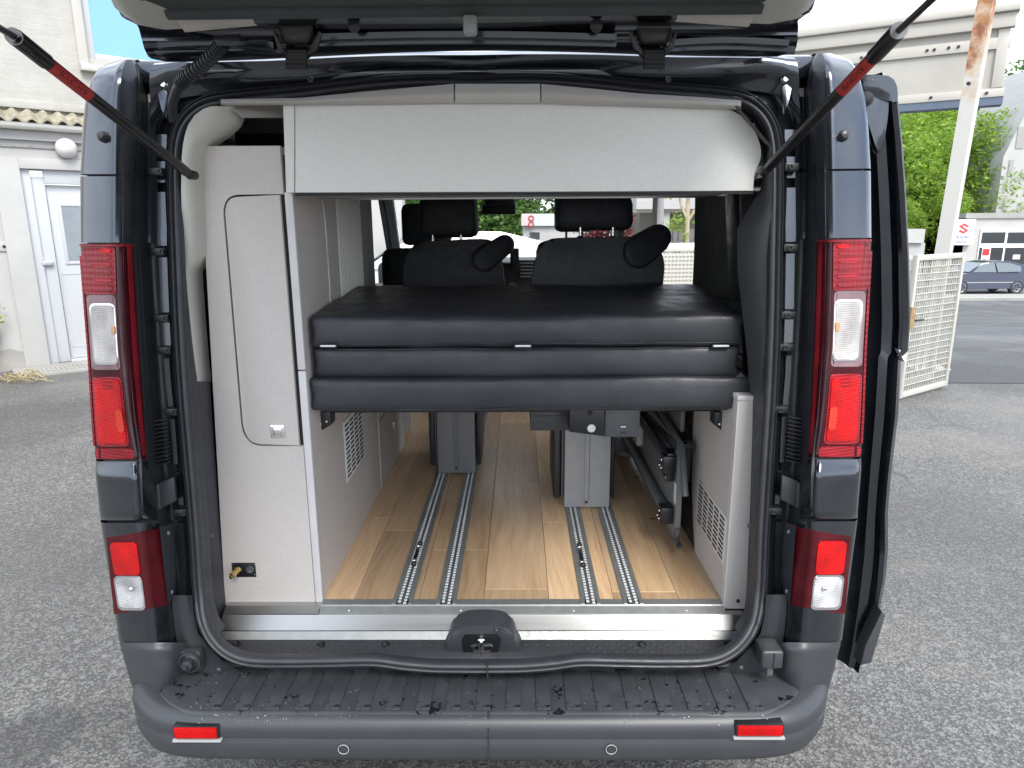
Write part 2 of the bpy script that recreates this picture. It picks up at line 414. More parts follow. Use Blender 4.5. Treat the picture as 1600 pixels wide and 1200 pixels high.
# hill behind everything
bm = bmesh.new(); rows = []
for j in range(8):
    rr = 75+j*12
    rows.append([(rr*math.sin(R(a)), rr*math.cos(R(a)), -2+j*1.0+1.0*mn.noise(Vector((a*.1, j, 0)))) for a in range(-50, 71, 4)])
grid(bm, rows); HILLM = m_noisy('grassy_bank', (.10, .17, .05), .4, .5, .9)
setp(part('hill', bm, HILLM), kind='structure')

# ------------------------------------------------------------------ foliage
def leafmat(name, a, b):
    m = mat(name, a, .55); q = NB(m)
    geo = q.n('ShaderNodeNewGeometry'); q.color(q.ramp(geo.outputs['Random Per Island'], [(0, a), (.55, tuple((x+y)/2 for x, y in zip(a, b))), (1, b)]))
    m.node_tree.nodes['Principled BSDF'].inputs['Subsurface Weight'].default_value = 0
    tr = q.n('ShaderNodeBsdfTranslucent'); tr.inputs[0].default_value = (*tuple(x*1.3 for x in b), 1)
    ms = q.n('ShaderNodeMixShader'); ms.inputs[0].default_value = .35
    out = [n for n in m.node_tree.nodes if n.type == 'OUTPUT_MATERIAL'][0]
    q.l(q.b.outputs[0], ms.inputs[1]); q.l(tr.outputs[0], ms.inputs[2]); q.l(ms.outputs[0], out.inputs[0])
    return m
LEAFB = leafmat('bright_spring_leaves', (.10, .19, .02), (.27, .40, .05))
LEAFD = leafmat('mid_green_leaves', (.055, .12, .028), (.14, .25, .06))
LEAFR = leafmat('purple_red_leaves', (.10, .02, .025), (.22, .05, .05))
LEAFY = leafmat('yellow_green_leaves', (.16, .26, .03), (.34, .45, .07))
BARK = m_noisy('bark', (.16, .12, .085), .3, 6, .9, .6, 40, .01)
def crown_mesh(name, blobs, n, size, seed):
    rnd = random.Random(seed); vs = []; fs = []
    tot = sum(b[3]**2 for b in blobs)
    for (bx, by, bz, br) in blobs:
        for _ in range(int(n*br*br/tot)):
            # mostly near the surface of an uneven blob
            d = Vector((rnd.gauss(0, 1), rnd.gauss(0, 1), rnd.gauss(0, 1))).normalized()
            rr = br*(1-.55*rnd.random()**1.8)*(1+.28*mn.noise(d*2.3+Vector((bx, by, bz))))
            c = Vector((bx, by, bz))+d*rr
            if mn.noise(c*1.3/max(.3, br*.4)) < -.22: continue
            s = size*rnd.uniform(.6, 1.3)
            a = Vector((rnd.gauss(0, 1), rnd.gauss(0, 1), rnd.gauss(0, .6))).normalized(); b = a.cross(Vector((rnd.gauss(0, 1), rnd.gauss(0, 1), rnd.gauss(0, 1)))).normalized()
            k = len(vs)
            vs += [c-a*s, c+b*s*.45, c+a*s, c-b*s*.45]; fs.append((k, k+1, k+2, k+3))
    me = bpy.data.meshes.new(name); me.from_pydata([tuple(v) for v in vs], [], fs); return me
def trunk_mesh(h, r, limbs, seed):
    rnd = random.Random(seed); bm = bmesh.new()
    tube(bm, catmull([(0, 0, -.2), (r*.4, 0, h*.3), (-r*.3, r*.3, h*.6), (r*.2, 0, h)], 4), [r*(1.25-.9*i/12) for i in range(13)], 8)
    for i in range(limbs):
        a = rnd.uniform(0, 6.28); z0 = h*rnd.uniform(.35, .8); L = h*rnd.uniform(.25, .45)
        p0 = Vector((0, 0, z0)); p1 = p0+Vector((math.cos(a)*L*.5, math.sin(a)*L*.5, L*.45)); p2 = p0+Vector((math.cos(a)*L*.9, math.sin(a)*L*.9, L*1.05))
        tube(bm, catmull([p0, p1, p2], 3), [r*(.5-.06*k) for k in range(7)], 6)
    return mesh_from(bm, 'trunk', 60)
def tree_protos():
    out = []
    for seed, leaf in ((1, LEAFB), (2, LEAFD), (3, LEAFB)):
        rnd = random.Random(seed*11)
        blobs = [(rnd.uniform(-3.0, 3.0), rnd.uniform(-1.6, 1.6), 1.6+7*(i/19), rnd.uniform(1.2, 2.1)) for i in range(20)]
        blobs = [(x*(1.15-z/14), y, z, r_) for x, y, z, r_ in blobs]
        cm = crown_mesh('crown', blobs, 24000, .15, seed); cm.materials.append(leaf)
        tm = trunk_mesh(6.0, .2, 3, seed); tm.materials.append(BARK); out.append((cm, tm))
    return out
protos = tree_protos()
def tree(name, loc, s, k, label, group=None, rz=0, cat='tree'):
    t = thing(name, label, cat, loc, group); t.scale = (s, s, s); t.rotation_euler.z = rz
    cm, tm = protos[k]
    part('crown', cm, None, t, world=False); part('trunk', tm, None, t, world=False)
    return t
G = 'broad-leaved trees on the bank behind the street'
# right-hand wood above the street and the trees seen through the windscreen
spots = [(26, 48, 1.05, 0), (31, 49.5, 1.05, 2), (35, 61, 1.45, 0), (43, 63, 1.3, 1), (29, 55, 1.25, 2), (38.5, 56.5, 1.4, 1), (40, 66, 1.5, 0), (50, 66, 1.3, 2), (23, 54, 1.25, 1), (24.2, 45.6, .5, 0), (27.8, 45.8, .55, 2), (31.2, 52, .8, 0)]
TL = ['tall bright green tree above the low white garage roof, left end of the wood', 'bright green tree directly left of the rusty white pole', 'bright green tree directly right of the rusty white pole',
      'darker green tree above the car showroom roof at the right edge', 'tree crown in the second row behind the pole, left of it', 'taller dark crown in the second row right of the pole',
      'tallest bright crown of the second row, touching the billboard corner', 'last tree of the second row, over the white gable', 'dark green crown in the second row next to the open sliding door',
      'low bushy tree just above the white garage, beside the sliding door', 'low bushy tree just left of the pole above the garage roof', 'mid-height tree filling the gap behind the canted showroom wall']
for i, (x, y, s, k) in enumerate(spots):
    tree('broadleaf_tree', (x, y, -1.6 if y < 50 else -.6), s, k, TL[i], G, rz=i*1.3)
TL2 = ['mid green tree seen through the windscreen left of the inside mirror', 'mid green tree seen through the windscreen right of the inside mirror', 'mid green tree behind the small white building seen through the windscreen',
       'green tree visible through the gap beside the left headrest']
for i, (x, y, s, k) in enumerate([(-1.8, 27, .62, 1), (.2, 28, .66, 1), (2.8, 31, .72, 1), (-5.2, 29, .7, 1)]):
    tree('broadleaf_tree', (x, y, 0), s, k, TL2[i], 'trees seen through the windscreen', rz=i*2.1)

# ------------------------------------------------------------------ white rendered building on the left
RENDER = mat('whitewashed_brick', (.60, .575, .52), .9); q = NB(RENDER)
brk = q.n('ShaderNodeTexBrick', Scale=1.0); q.l(q.tc.outputs['Object'], brk.inputs['Vector'])
n1 = q.noise(4, 7, .65); q.color(q.mix(q.ramp(q.noise(1.2, 7, .7), [(.55, 0), (.78, .6)]), q.ramp(n1, [(.25, (.34, .328, .295)), (.7, (.44, .425, .39))]), (.24, .225, .195)))
q.bump(q.mix(.5, q.noise(1, 3, .5, stretch=(2.5, 2.5, 26)), q.noise(40, 4)), .5, .012)
LOWR = m_noisy('painted_render', (.40, .395, .38), .06, 2.5, .85, .4, 70, .003)
UPVC = m_noisy('white_upvc', (.44, .452, .465), .02, 3, .35)
FRAMEG = m_noisy('cream_window_surround', (.47, .45, .41), .05, 4, .6)
A0 = P(85, 572, Z=0); D = (P(2100, 354, Y=100)-Vector((CAM[0], CAM[1], 0))); D.z = 0; D.normalize()
NRM = Vector((D.y, -D.x, 0))                 # towards the camera side
def W(s, z, out=0.0): return Vector((A0.x, A0.y, 0))+D*s+NRM*out+Vector((0, 0, z))
def onwall(px, py):                          # point of the facade plane seen at a photo pixel
    v = M@np.array([px-800, py-600, F]); v = Vector(v); c = Vector(CAM)
    t = (Vector((A0.x, A0.y, 0))-c).dot(NRM)/v.dot(NRM); p = c+v*t
    return (p-Vector((A0.x, A0.y, 0))).dot(D), p.z
def wbox(bm, s0, s1, z0, z1, o0, o1, bev=0):
    return prism(bm, [W(s0, z0, o0), W(s1, z0, o0), W(s1, z1, o0), W(s0, z1, o0)], NRM*(o1-o0), bev)
bld = thing('white_building', 'white painted rendered building with corrugated eaves and a white front door', 'building', W(0, 0))
ds0, dz1 = onwall(48, 275); ds1 = ds0+1.02; _, gut = onwall(60, 205); FE = onwall(629, 330)[0]; print('door', ds0, dz1, 'gut', gut, 'FE', FE)
ws0, wz0 = onwall(143, 88); ws1, _ = onwall(245, 95)
bm = bmesh.new(); wbox(bm, -9, ds0-.10, -.2, gut+.03, -.3, 0); wbox(bm, ds1+.10, FE, -.2, gut+.03, -.3, 0); wbox(bm, ds0-.10, ds1+.10, dz1+.08, gut+.03, -.3, 0)
part('lower_wall', bm, LOWR, bld)
bm = bmesh.new(); wbox(bm, -9, ws0, gut+.03, 6.2, -.42, -.12); wbox(bm, ws1+.3, FE+.6, gut+.03, 6.2, -.42, -.12); wbox(bm, ws0, ws1+.3, gut+.03, wz0, -.42, -.12); wbox(bm, ws0, ws1+.3, wz0+1.5, 6.2, -.42, -.12)
part('upper_wall', bm, RENDER, bld)
bm = bmesh.new(); wbox(bm, ds0-.35, ds0-.1, 0, dz1+.2, 0, .03, .005); wbox(bm, ds1+.1, ds1+.35, 0, dz1+.2, 0, .03, .005); wbox(bm, ds0-.1, ds1+.1, dz1+.08, dz1+.2, 0, .03, .005)
part('door_surround', bm, LOWR, bld)
zc_ = gut-.18
bm = bmesh.new(); wbox(bm, -8, FE, zc_-.012, zc_+.012, .002, .02); part('plaster_crack', bm, m_noisy('weathered_plaster', (.3, .29, .28), .3, 20, .9), bld)
bm = bmesh.new(); wbox(bm, -8, FE, gut-.11, gut+.0, .0, .05); part('fascia', bm, LOWR, bld)
# gutter
bm = bmesh.new(); prof = [(.065*math.cos(R(a)), .065*math.sin(R(a))) for a in range(180, 361, 20)]
grid(bm, [[W(s, gut+.06+z, .12+o) for (o, z) in prof]+[W(s, gut+.065, .19), W(s, gut+.052, .18)] for s in np.linspace(-8, FE, 30)]); part('gutter', bm, m_noisy('cream_gutter', (.60, .59, .55), .06, 5, .4), bld, 50)
for s in (-4.2, -2.2, -.62, 1.0, 2.6):
    bm = bmesh.new(); grid(bm, [[W(s+ds, gut+.06+z*1.1, .12+o*1.1) for (o, z) in prof] for ds in (0, .035)]); part('gutter_bracket', bm, UPVC, bld)
# corrugated eave sheet
bm = bmesh.new(); rows = []
for (o, zz) in ((.16, gut+.10), (-.12, gut+.25)):
    rows.append([W(-8+.02*i, zz+.026*math.sin(i*.02*2*math.pi/.15), o) for i in range(int((FE+8)/.02))])
for (o, zz) in ((-.12, gut+.232), (.16, gut+.082)):
    rows.append([W(-8+.02*i, zz+.026*math.sin(i*.02*2*math.pi/.15), o) for i in range(int((FE+8)/.02))])
rows.append(rows[0]); grid(bm, rows); part('corrugated_eave', bm, m_noisy('mossy_fibre_cement', (.27, .245, .18), .4, 9, .95, .6, 60, .01), bld, 40)
bm = bmesh.new(); wbox(bm, -8, FE, gut+.25, gut+.34, -.12, -.06, .01); part('flashing', bm, RENDER, bld)
# upper window
win = part('window', wbox(bmesh.new(), ws0-.12, ws1+.4, wz0-.16, wz0-.08, -.14, -.02, .01), FRAMEG, bld)
bm = bmesh.new(); wbox(bm, ws0-.12, ws0-.02, wz0-.08, wz0+1.6, -.12, -.085, .005)
part('surround', bm, FRAMEG, win)
bm = bmesh.new(); wbox(bm, ws0, ws0+.07, wz0, wz0+1.5, -.25, -.15, .005); wbox(bm, ws0+.07, ws1+.3, wz0, wz0+.07, -.25, -.15, .005); part('frame', bm, UPVC, win)
part('pane', wbox(bmesh.new(), ws0+.07, ws1+.3, wz0+.07, wz0+1.5, -.22, -.21), SKYGLASS, win)
# front door
dr = part('front_door', wbox(bmesh.new(), ds0+.14, ds1-.02, .06, dz1-.09, -.14, -.09, .004), UPVC, bld)
bm = bmesh.new(); wbox(bm, ds0-.1, ds0-.002, 0, dz1+.08, -.12, -.02, .004); wbox(bm, ds0, ds0+.13, .03, dz1, -.13, -.05, .004); wbox(bm, ds0+.13, ds1+.1, dz1-.08, dz1+.08, -.12, -.03, .004); wbox(bm, ds0+.13, ds1+.1, 0, .055, -.12, -.0, .004)
part('door_frame', bm, UPVC, dr)
gs0, gz1 = onwall(97, 322); gs1, gz0 = onwall(132, 408)
gs1 = ds1-.18
bm = bmesh.new(); wbox(bm, gs0, gs1, gz0, gz1, -.095, -.083); part('door_glass', bm, FROST, dr)
bm = bmesh.new()
for (a, b, c, d) in ((gs0-.035, gs0, gz0-.035, gz1+.035), (gs1, gs1+.035, gz0-.035, gz1+.035), (gs0, gs1, gz0-.035, gz0), (gs0, gs1, gz1, gz1+.035)): wbox(bm, a, b, c, d, -.09, -.075, .004)
for (c, d) in ((.2, .215), (gz0-.16, gz0-.145)): wbox(bm, gs0-.1, gs1+.05, c, d, -.09, -.085)
for (a, b) in ((gs0-.1, gs0-.085),): wbox(bm, a, b, .2, gz0-.145, -.09, -.085)
part('door_moulding', bm, UPVC, dr)
hs_, hz_ = onwall(69, 415)
bm = bmesh.new(); wbox(bm, hs_-.018, hs_+.018, hz_-.13, hz_+.12, -.06, -.045, .004); wbox(bm, hs_-.012, hs_+.10, hz_+.0, hz_+.05, -.045, .0, .008)
part('door_handle', bm, m_noisy('silver_handle', (.45, .45, .5), .05, 5, .4, metal=.5), dr)
bs_, bz2 = onwall(6, 385)
bell = part('bell_push', wbox(bmesh.new(), bs_-.06, bs_+.06, bz2-.055, bz2+.055, 0, .02, .006), LOWR, bld)
bm = bmesh.new(); disc(bm, W(bs_, bz2, .02), NRM, .016, .01); part('button', bm, BLK2, bell)
ls_, lz_ = onwall(102, 232)
bm = bmesh.new(); sphere(bm, W(ls_, lz_, .06), .115, u=20, v=14); lmp = part('globe_lamp', bm, m_noisy('opal_globe', (.60, .56, .54), .05, 8, .35), bld, 180)
bm = bmesh.new(); disc(bm, W(ls_, lz_+.02, 0), NRM, .085, .03); part('lamp_base', bm, UPVC, lmp)
# exposed base plaster
s1, z1 = onwall(18, 560)
bm = bmesh.new()
prism(bm, [W(-6, 0, .004), W(s1+.28, 0, .004), W(s1+.27, .12, .004), W(s1+.15, .2, .004), W(s1, .27, .004), W(s1-.2, .22, .004), W(s1-.5, .3, .004), W(-6, .25, .004)], NRM*.012, 0)
part('bare_plaster_patch', bm, CONC, bld)
# doorstep with ribbed edge
st = thing('door_step', 'low worn concrete step in front of the white door', 'step', W(.2, 0, .4))
bm = bmesh.new(); wbox(bm, ds0-.5, 2.4, -.05, .035, .02, .62, .008); part('step_slab', bm, CONC, st)
for i in range(56):
    s = ds0-.45+i*.045
    part('tread_bar', wbox(bmesh.new(), s, s+.022, .035, .045, .3, .58), CONC, st)
# terracotta pot with a plant at the far left
pc = P(-31, 585, Z=0)
pot = thing('potted_plant', 'leafy plant in an orange terracotta pot cut by the left edge of the picture', 'plant', pc)
bm = bmesh.new(); lathe(bm, pc, (0, 0, 1), [(.01, .0), (.15, .0), (.23, .42), (.25, .42), (.25, .50), (.22, .50), (.21, .44), (.01, .44)], 24); part('pot', bm, m_noisy('terracotta', (.50, .17, .08), .15, 12, .8), pot, 40)
cmx = crown_mesh('leaves', [(0, 0, .75, .3), (.12, -.05, .62, .2), (-.1, .05, .95, .22)], 900, .04, 5); cmx.materials.append(LEAFY)
o = part('foliage', cmx, None, pot, world=False)
bm = bmesh.new(); tube(bm, [pc+Vector((0, 0, .4)), pc+Vector((.02, 0, .9))], .012, 6); part('stem', bm, BARK, pot)
# dead vine and litter beside the pot
bm = bmesh.new(); rnd = random.Random(3)
vc = P(20, 597, Z=0)
for i in range(26):
    a = vc+Vector((rnd.uniform(-.5, .35), rnd.uniform(-.12, .15), .02)); tube(bm, catmull([a, a+Vector((rnd.uniform(-.1, .1), rnd.uniform(-.1, .1), .08)), a+Vector((rnd.uniform(-.2, .3), rnd.uniform(-.1, .1), .01))], 4), .006, 5)
setp(part('dry_twigs', bm, m_noisy('dry_stalks', (.30, .25, .13), .3, 9, .9), None), 'heap of dry yellow stalks at the foot of the white wall', 'twigs', kind='stuff')

# ------------------------------------------------------------------ right-hand background
CREAM = m_noisy('cream_painted_metal', (.46, .435, .385), .06, 2, .55, .15, 30, .003)
CREAM2 = m_noisy('weathered_cream_sheet', (.40, .38, .34), .08, 1.6, .6)
def plane_frame(p0, p1):
    d = (p1-p0); d.z = 0; L = d.length; d.normalize(); n = Vector((d.y, -d.x, 0))
    if n.y > 0: n = -n
    return d, n, L
# billboard (seen from its back)
p0 = P(1225, 120, Y=10.2); p1 = P(1572, 120, Y=9.0); d, n, L = plane_frame(p0, p1)
zt = P(1572, 5, Y=9.0).z; zb = P(1560, 155, Y=9.0).z; print('billboard', L, zt, zb)
bb = thing('billboard', 'large cream metal sign box standing high on the rusty pole, seen from behind', 'billboard', (p0.x+L/2*d.x, p0.y+L/2*d.y, 0))
def FB(bm, s0, s1, z0, z1, o0, o1, bev=0, p=None, dd=None, nn=None):
    p = p or p0; dd = dd or d; nn = nn or n
    b = Vector((p.x, p.y, 0))
    return prism(bm, [b+dd*s0+nn*o0+Vector((0, 0, z0)), b+dd*s1+nn*o0+Vector((0, 0, z0)), b+dd*s1+nn*o0+Vector((0, 0, z1)), b+dd*s0+nn*o0+Vector((0, 0, z1))], nn*(o1-o0), bev)
H = zt-zb
part('back_sheet', FB(bmesh.new(), -.6, L-.02, zb+.03, zt-.03, -.22, 0), CREAM2, bb)
part('top_ledge', FB(bmesh.new(), -.6, L+.04, zt-.10, zt, -.24, .12, .02), CREAM, bb)
part('upper_band', FB(bmesh.new(), -.6, L+.02, zt-.265, zt-.103, -.05, .07, .01), CREAM, bb)
part('mid_rail', FB(bmesh.new(), -.6, L, zt-.49, zt-.36, 0, .03, .006), CREAM, bb)
part('bottom_rail', FB(bmesh.new(), -.6, L, zb+.03, zb+.13, 0, .03, .006), CREAM, bb)
part('bottom_blue_strip', FB(bmesh.new(), -.6, L, zb-.06, zb+.028, -.2, .02), m_noisy('blue_grey_strip', (.10, .13, .18), .1, 4, .5), bb)  # blue-grey strip below the bottom rail
part('side_rail', FB(bmesh.new(), L-.14, L-.02, zb+.133, zt-.27, 0, .032, .006), CREAM, bb)
part('inner_rail', FB(bmesh.new(), L-.36, L-.345, zb+.2, zt-.55, 0, .012), CREAM, bb)
for (s, z) in ((L*.37, zt-.425), (L*.66, zt-.425), (L*.69, zt-.425), (L*.75, zt-.42), (L*.79, zt-.42), (L*.70, zb+.08), (L*.93, zb+.08), (L*.15, zt-.425)):
    b = Vector((p0.x, p0.y, 0))+d*s+Vector((0, 0, z)); part('bolt_head', disc(bmesh.new(), b+n*.03, n, .018, .01, 12), BLK, bb)
# rusty pole
RUST = mat('white_paint_with_rust', (.66, .64, .58), .6); q = NB(RUST)
sepz = q.n('ShaderNodeSeparateXYZ'); q.l(q.tc.outputs['Object'], sepz.inputs[0])
hh = q.math('MULTIPLY', q.math('SUBTRACT', sepz.outputs[2], 3.1), .30)
rn = q.math('ADD', q.noise(2.4, 6, .65), hh)
q.color(q.mix(q.ramp(rn, [(.60, 0), (.70, 1)]), q.mix(q.ramp(rn, [(.48, 0), (.62, .8)]), (.54, .525, .48), (.52, .34, .19)), q.ramp(q.noise(9, 5), [(.3, (.20, .07, .03)), (.7, (.42, .20, .08))])))
p = P(1478, 385, Y=8.0); pt = P(1548, 0, Y=8.0)
pole = thing('sign_pole', 'white square steel pole with orange rust streaks near its top', 'pole', (p.x, p.y, 0))
bm = bmesh.new(); hw = .085
tp = Vector((pt.x, pt.y, 4.9)); bp = Vector((p.x-(pt.x-p.x)*.6, p.y, -.1))
tube(bm, [bp, bp.lerp(tp, .5), tp], hw*1.2, 4); part('shaft', bm, RUST, pole, 20)
part('bolt_head', disc(bmesh.new(), P(1514, 131, Y=7.9), (-1, -1, 0), .02, .03, 10), BLK, pole)
part('base_plate', B(bp.x-.2, bp.x+.2, bp.y-.2, bp.y+.2, -.1, .02), RUST, pole)
# mesh gates
MESHW = mat('flaking_white_gate_paint', (.66, .64, .57), .6); q = NB(MESHW)
q.color(q.mix(q.ramp(q.noise(7, 6, .7), [(.62, 0), (.72, 1)]), (.46, .45, .40), (.36, .24, .11)))
def mesh_gate(name, label, a, b, h, cellw, cellh, z0=.03, group=None, th=.0045):
    dd, nn, LL = plane_frame(a, b); t = thing(name, label, 'gate', (a.x, a.y, a.z), group)
    base = Vector((a.x, a.y, a.z))
    def bar(s0, s1, za, zb2, o0, o1):
        bm = bmesh.new(); prism(bm, [base+dd*s0+nn*o0+Vector((0, 0, za)), base+dd*s1+nn*o0+Vector((0, 0, za)), base+dd*s1+nn*o0+Vector((0, 0, zb2)), base+dd*s0+nn*o0+Vector((0, 0, zb2))], nn*(o1-o0), .003); return bm
    part('gate_post', bar(0, .045, z0, h, -.02, .025), MESHW, t); part('gate_post', bar(LL-.045, LL, z0, h, -.02, .025), MESHW, t)
    part('top_rail', bar(.045, LL-.045, h-.05, h, -.018, .02), MESHW, t); part('bottom_rail', bar(.045, LL-.045, z0, z0+.05, -.018, .02), MESHW, t)
    k = int((LL-.09)/cellw)
    vm = bar(-th, th, z0+.05, h-.05, -th, th); vm = mesh_from(vm, 'vertical_wire', 30)
    for i in range(1, k):
        o = part('vertical_wire', vm, MESHW, t); o.location += dd*(.045+(LL-.09)*i/k)
    k = int((h-z0-.1)/cellh)
    hm = mesh_from(bar(.045, LL-.045, -th, th, th*1.1, th*3), 'horizontal_wire', 30)
    for i in range(1, k):
        o = part('horizontal_wire', hm, MESHW, t); o.location += Vector((0, 0, z0+.05+(h-z0-.1)*i/k))
    return t, dd, nn, LL
ga = P(1402, 627, Z=0); gb = P(1476, 606, Z=0); 
hg = P(1427, 399, Y=ga.y).z
g1_, dd, nn, LL = mesh_gate('mesh_gate', 'nearer leaf of the white wire mesh gate beside the open sliding door', ga, gb, hg, .035, .06)
bm = bmesh.new(); b0 = ga+dd*.02+nn*.03+Vector((0, 0, .78)); tube(bm, [b0, b0+nn*.04, b0+nn*.05+dd*.12], .009, 8); part('gate_handle', bm, BLK, g1_)
bm = bmesh.new(); c = ga+nn*.026+Vector((0, 0, .7)); box(bm, c.x-.01, c.x+.03, c.y-.02, c.y+.01, c.z, c.z+.2); part('lock_case', bm, m_noisy('rusty_lock', (.3, .2, .1), .3, 20, .8), g1_)
off = Vector((.10, .35, 0))
mesh_gate('mesh_gate', 'second white mesh gate leaf standing just behind the first', ga+off, gb+off+dd*-.08, hg-.02, .05, .08)
# mesh fence seen through the sliding door opening
fa = P(1020, 480, Y=9.4); fb = P(1110, 480, Y=9.6); fa.z = 0; fb.z = 0
mesh_gate('mesh_fence_panel', 'white square mesh fence panel seen through the open side doorway of the van', fa+Vector((-.4, 0, 0)), fb+Vector((.4, 0, 0)), P(1060, 387, Y=9.5).z, .052, .052, .3, th=.009)
for o in bpy.data.objects:
    if o.name == 'mesh_fence_panel': o['category'] = 'fence'
# showroom building
GREYB = m_noisy('pale_grey_render', (.42, .41, .39), .05, 1.2, .85)
GREYB2 = m_noisy('grey_parapet', (.30, .30, .28), .06, 2, .8)
WINF = m_noisy('white_window_frame', (.72, .72, .70), .03, 2, .4)
YB = 42.0
c0 = P(1530, 430, Y=YB); zr = P(1560, 334, Y=YB).z; print('showroom', c0, zr)
sh = thing('showroom_building', 'low grey showroom with white framed windows across the street', 'building', (c0.x+6, YB+4, Zr))
xl = P(1503, 400, Y=YB).x
part('wall', B(xl, xl+14, YB, YB+9, Zr, zr-.25), GREYB, sh)
# the building has a canted left side
pl = P(1455, 400, Y=YB+5.5)
bm = bmesh.new(); prism(bm, [(xl, YB+.02, Zr), (pl.x, YB+5.5, Zr), (pl.x+1, YB+9, Zr), (xl, YB+9, Zr)], (0, 0, zr-.25-Zr)); part('side_wall', bm, GREYB, sh)
bm = bmesh.new(); prism(bm, [(xl-.15, YB-.12, zr-.25), (pl.x-.15, YB+5.4, zr-.25), (pl.x+1, YB+9, zr-.25), (xl+14, YB+9, zr-.25), (xl+14, YB-.12, zr-.25)], (0, 0, .3)); part('roof_parapet', bm, GREYB2, sh)
def fr(px0, py0, px1, py1, y, name, m, th=.05, par=None, out=0):
    a = P(px0, py0, Y=y); b = P(px1, py1, Y=y); return part(name, B(min(a.x, b.x), max(a.x, b.x), y-th, y-out, min(a.z, b.z), max(a.z, b.z)), m, par)
wf = fr(1532, 358, 1640, 418, YB-.001, 'window_frame', WINF, .08, sh)
for (x0, y0, x1, y1) in ((1535, 363, 1569, 380), (1575.5, 363, 1640, 380), (1530.5, 387, 1564, 413), (1571, 387, 1640, 413)):
    fr(x0, y0, x1, y1, YB-.082, 'pane', DGLASS, .01, wf)
fr(1528, 418, 1640, 450, YB-.001, 'lower_glazing', DGLASS, .03, sh)
ps = fr(1535, 387, 1545, 411, YB-.10, 'poster', WINF, .01, sh); fr(1536, 389, 1545, 399, YB-.115, 'poster_print', REDL, .01, ps); fr(1536, 405, 1540, 408, YB-.115, 'poster_print', BLK, .01, ps)
fr(1583, 398, 1593, 405, YB-.10, 'notice', WINF, .01, sh)
# small windows of the canted side
for k, (t0, t1, ya, yb) in enumerate(((.12, .28, 367, 400), (.55, .8, 370, 402))):
    a = Vector((xl, YB, 0)).lerp(Vector((pl.x, YB+5.5, 0)), t0); b = Vector((xl, YB, 0)).lerp(Vector((pl.x, YB+5.5, 0)), t1)
    nn2 = Vector((-(b.y-a.y), (b.x-a.x), 0)).normalized()
    if nn2.y > 0: nn2 = -nn2
    bm = bmesh.new(); prism(bm, [a+Vector((0, 0, zr-1.6)), b+Vector((0, 0, zr-1.6)), b+Vector((0, 0, zr-.75)), a+Vector((0, 0, zr-.75))], nn2*.05); part('side_window', bm, m_noisy('grey_glazing', (.16, .17, .17), .1, 3, .3), sh)
# brand sign board (its own object on the wall)
sa = P(1494, 343, Y=YB-.35); sb = P(1520, 383, Y=YB-.35)
sg = thing('showroom_sign', 'white square sign with a red angular S emblem and blue lettering on the grey wall', 'sign', ((sa.x+sb.x)/2, YB-.3, sb.z))
part('board', B(sa.x, sb.x, YB-.35, YB-.05, sb.z, sa.z, .02), m_noisy('pale_sign_face', (.72, .73, .78), .02, 2, .35), sg)
cx, cz = P(1506, 357, Y=YB-.36).x, P(1506, 357, Y=YB-.36).z; S_ = .31
pts = [(0, 1), (-1, .38), (.3, -.38), (0, -.55), (-.62, -.2), (-1, -.42), (0, -1), (1, -.38), (-.3, .38), (0, .55), (.62, .2), (1, .42)]
bm = bmesh.new(); prism(bm, [(cx+x*S_, YB-.362, cz+z*S_) for x, z in pts], (0, .010, 0)); part('emblem', bm, mat('sign_red', (.75, .05, .04), .4), sg)
tm = text_mesh('SUZUKI', .22, .004); tm.transform(Matrix.Rotation(R(90), 4, 'X')); tm.materials.append(mat('sign_blue', (.05, .07, .38), .4))
o = part('lettering', tm, None, sg, world=False); o.location = Vector((cx, YB-.362, cz-.50))-Vector(sg.location)
bm = bmesh.new(); box(bm, cx-.35, cx+.25, YB-.356, YB-.352, cz-.80, cz-.75); part('small_print', bm, bpy.data.materials['sign_blue'], sg)
# white gable behind, garage left of it
YG = 46.0
a = P(1556, 330, Y=YG); b = P(1568, 245, Y=YG); cc = P(1600, 182, Y=YG)
gb_ = thing('white_gabled_building', 'tall white building end rising over the showroom roof at the right edge', 'building', (a.x+4, 52, Zr))
bm = bmesh.new(); prism(bm, [(a.x, YG, Zr), (a.x+16, YG, Zr), (a.x+16, YG, cc.z+3.5), (cc.x+2.5, YG, cc.z+3.5), (cc.x, YG, cc.z), (b.x, YG, b.z), (a.x, YG, b.z-2)], (0, 6, 0)); part('wall', bm, LOWR, gb_)
fr(1577, 250, 1580, 275, YG, 'slot_window', GREYB2, .05, gb_); fr(1591, 198, 1599, 232, YG, 'slot_window', GREYB2, .05, gb_)
ga2 = P(1395, 358, Y=38.0); gb3 = P(1452, 358, Y=38.0)
gar = thing('white_garage', 'low white garage with a grey roof edge beside the grey showroom', 'garage', (ga2.x, 39, Zr))
part('wall', B(ga2.x-3, gb3.x, 38.2, 44, Zr, ga2.z-.75), LOWR, gar); part('roof_edge', B(ga2.x-3, gb3.x-.2, 38.0, 44, ga2.z-.73, ga2.z), GREYB, gar)
part('gap_strip', B(ga2.x-3, gb3.x-1.0, 38.1, 38.19, P(1410, 378, Y=38).z, P(1410, 373, Y=38).z), BLK, gar)
fr(1395, 411, 1427, 440, 38.19, 'door', GREYB2, .05, gar)
bpy.data.objects['white_garage'].location.z = Zr

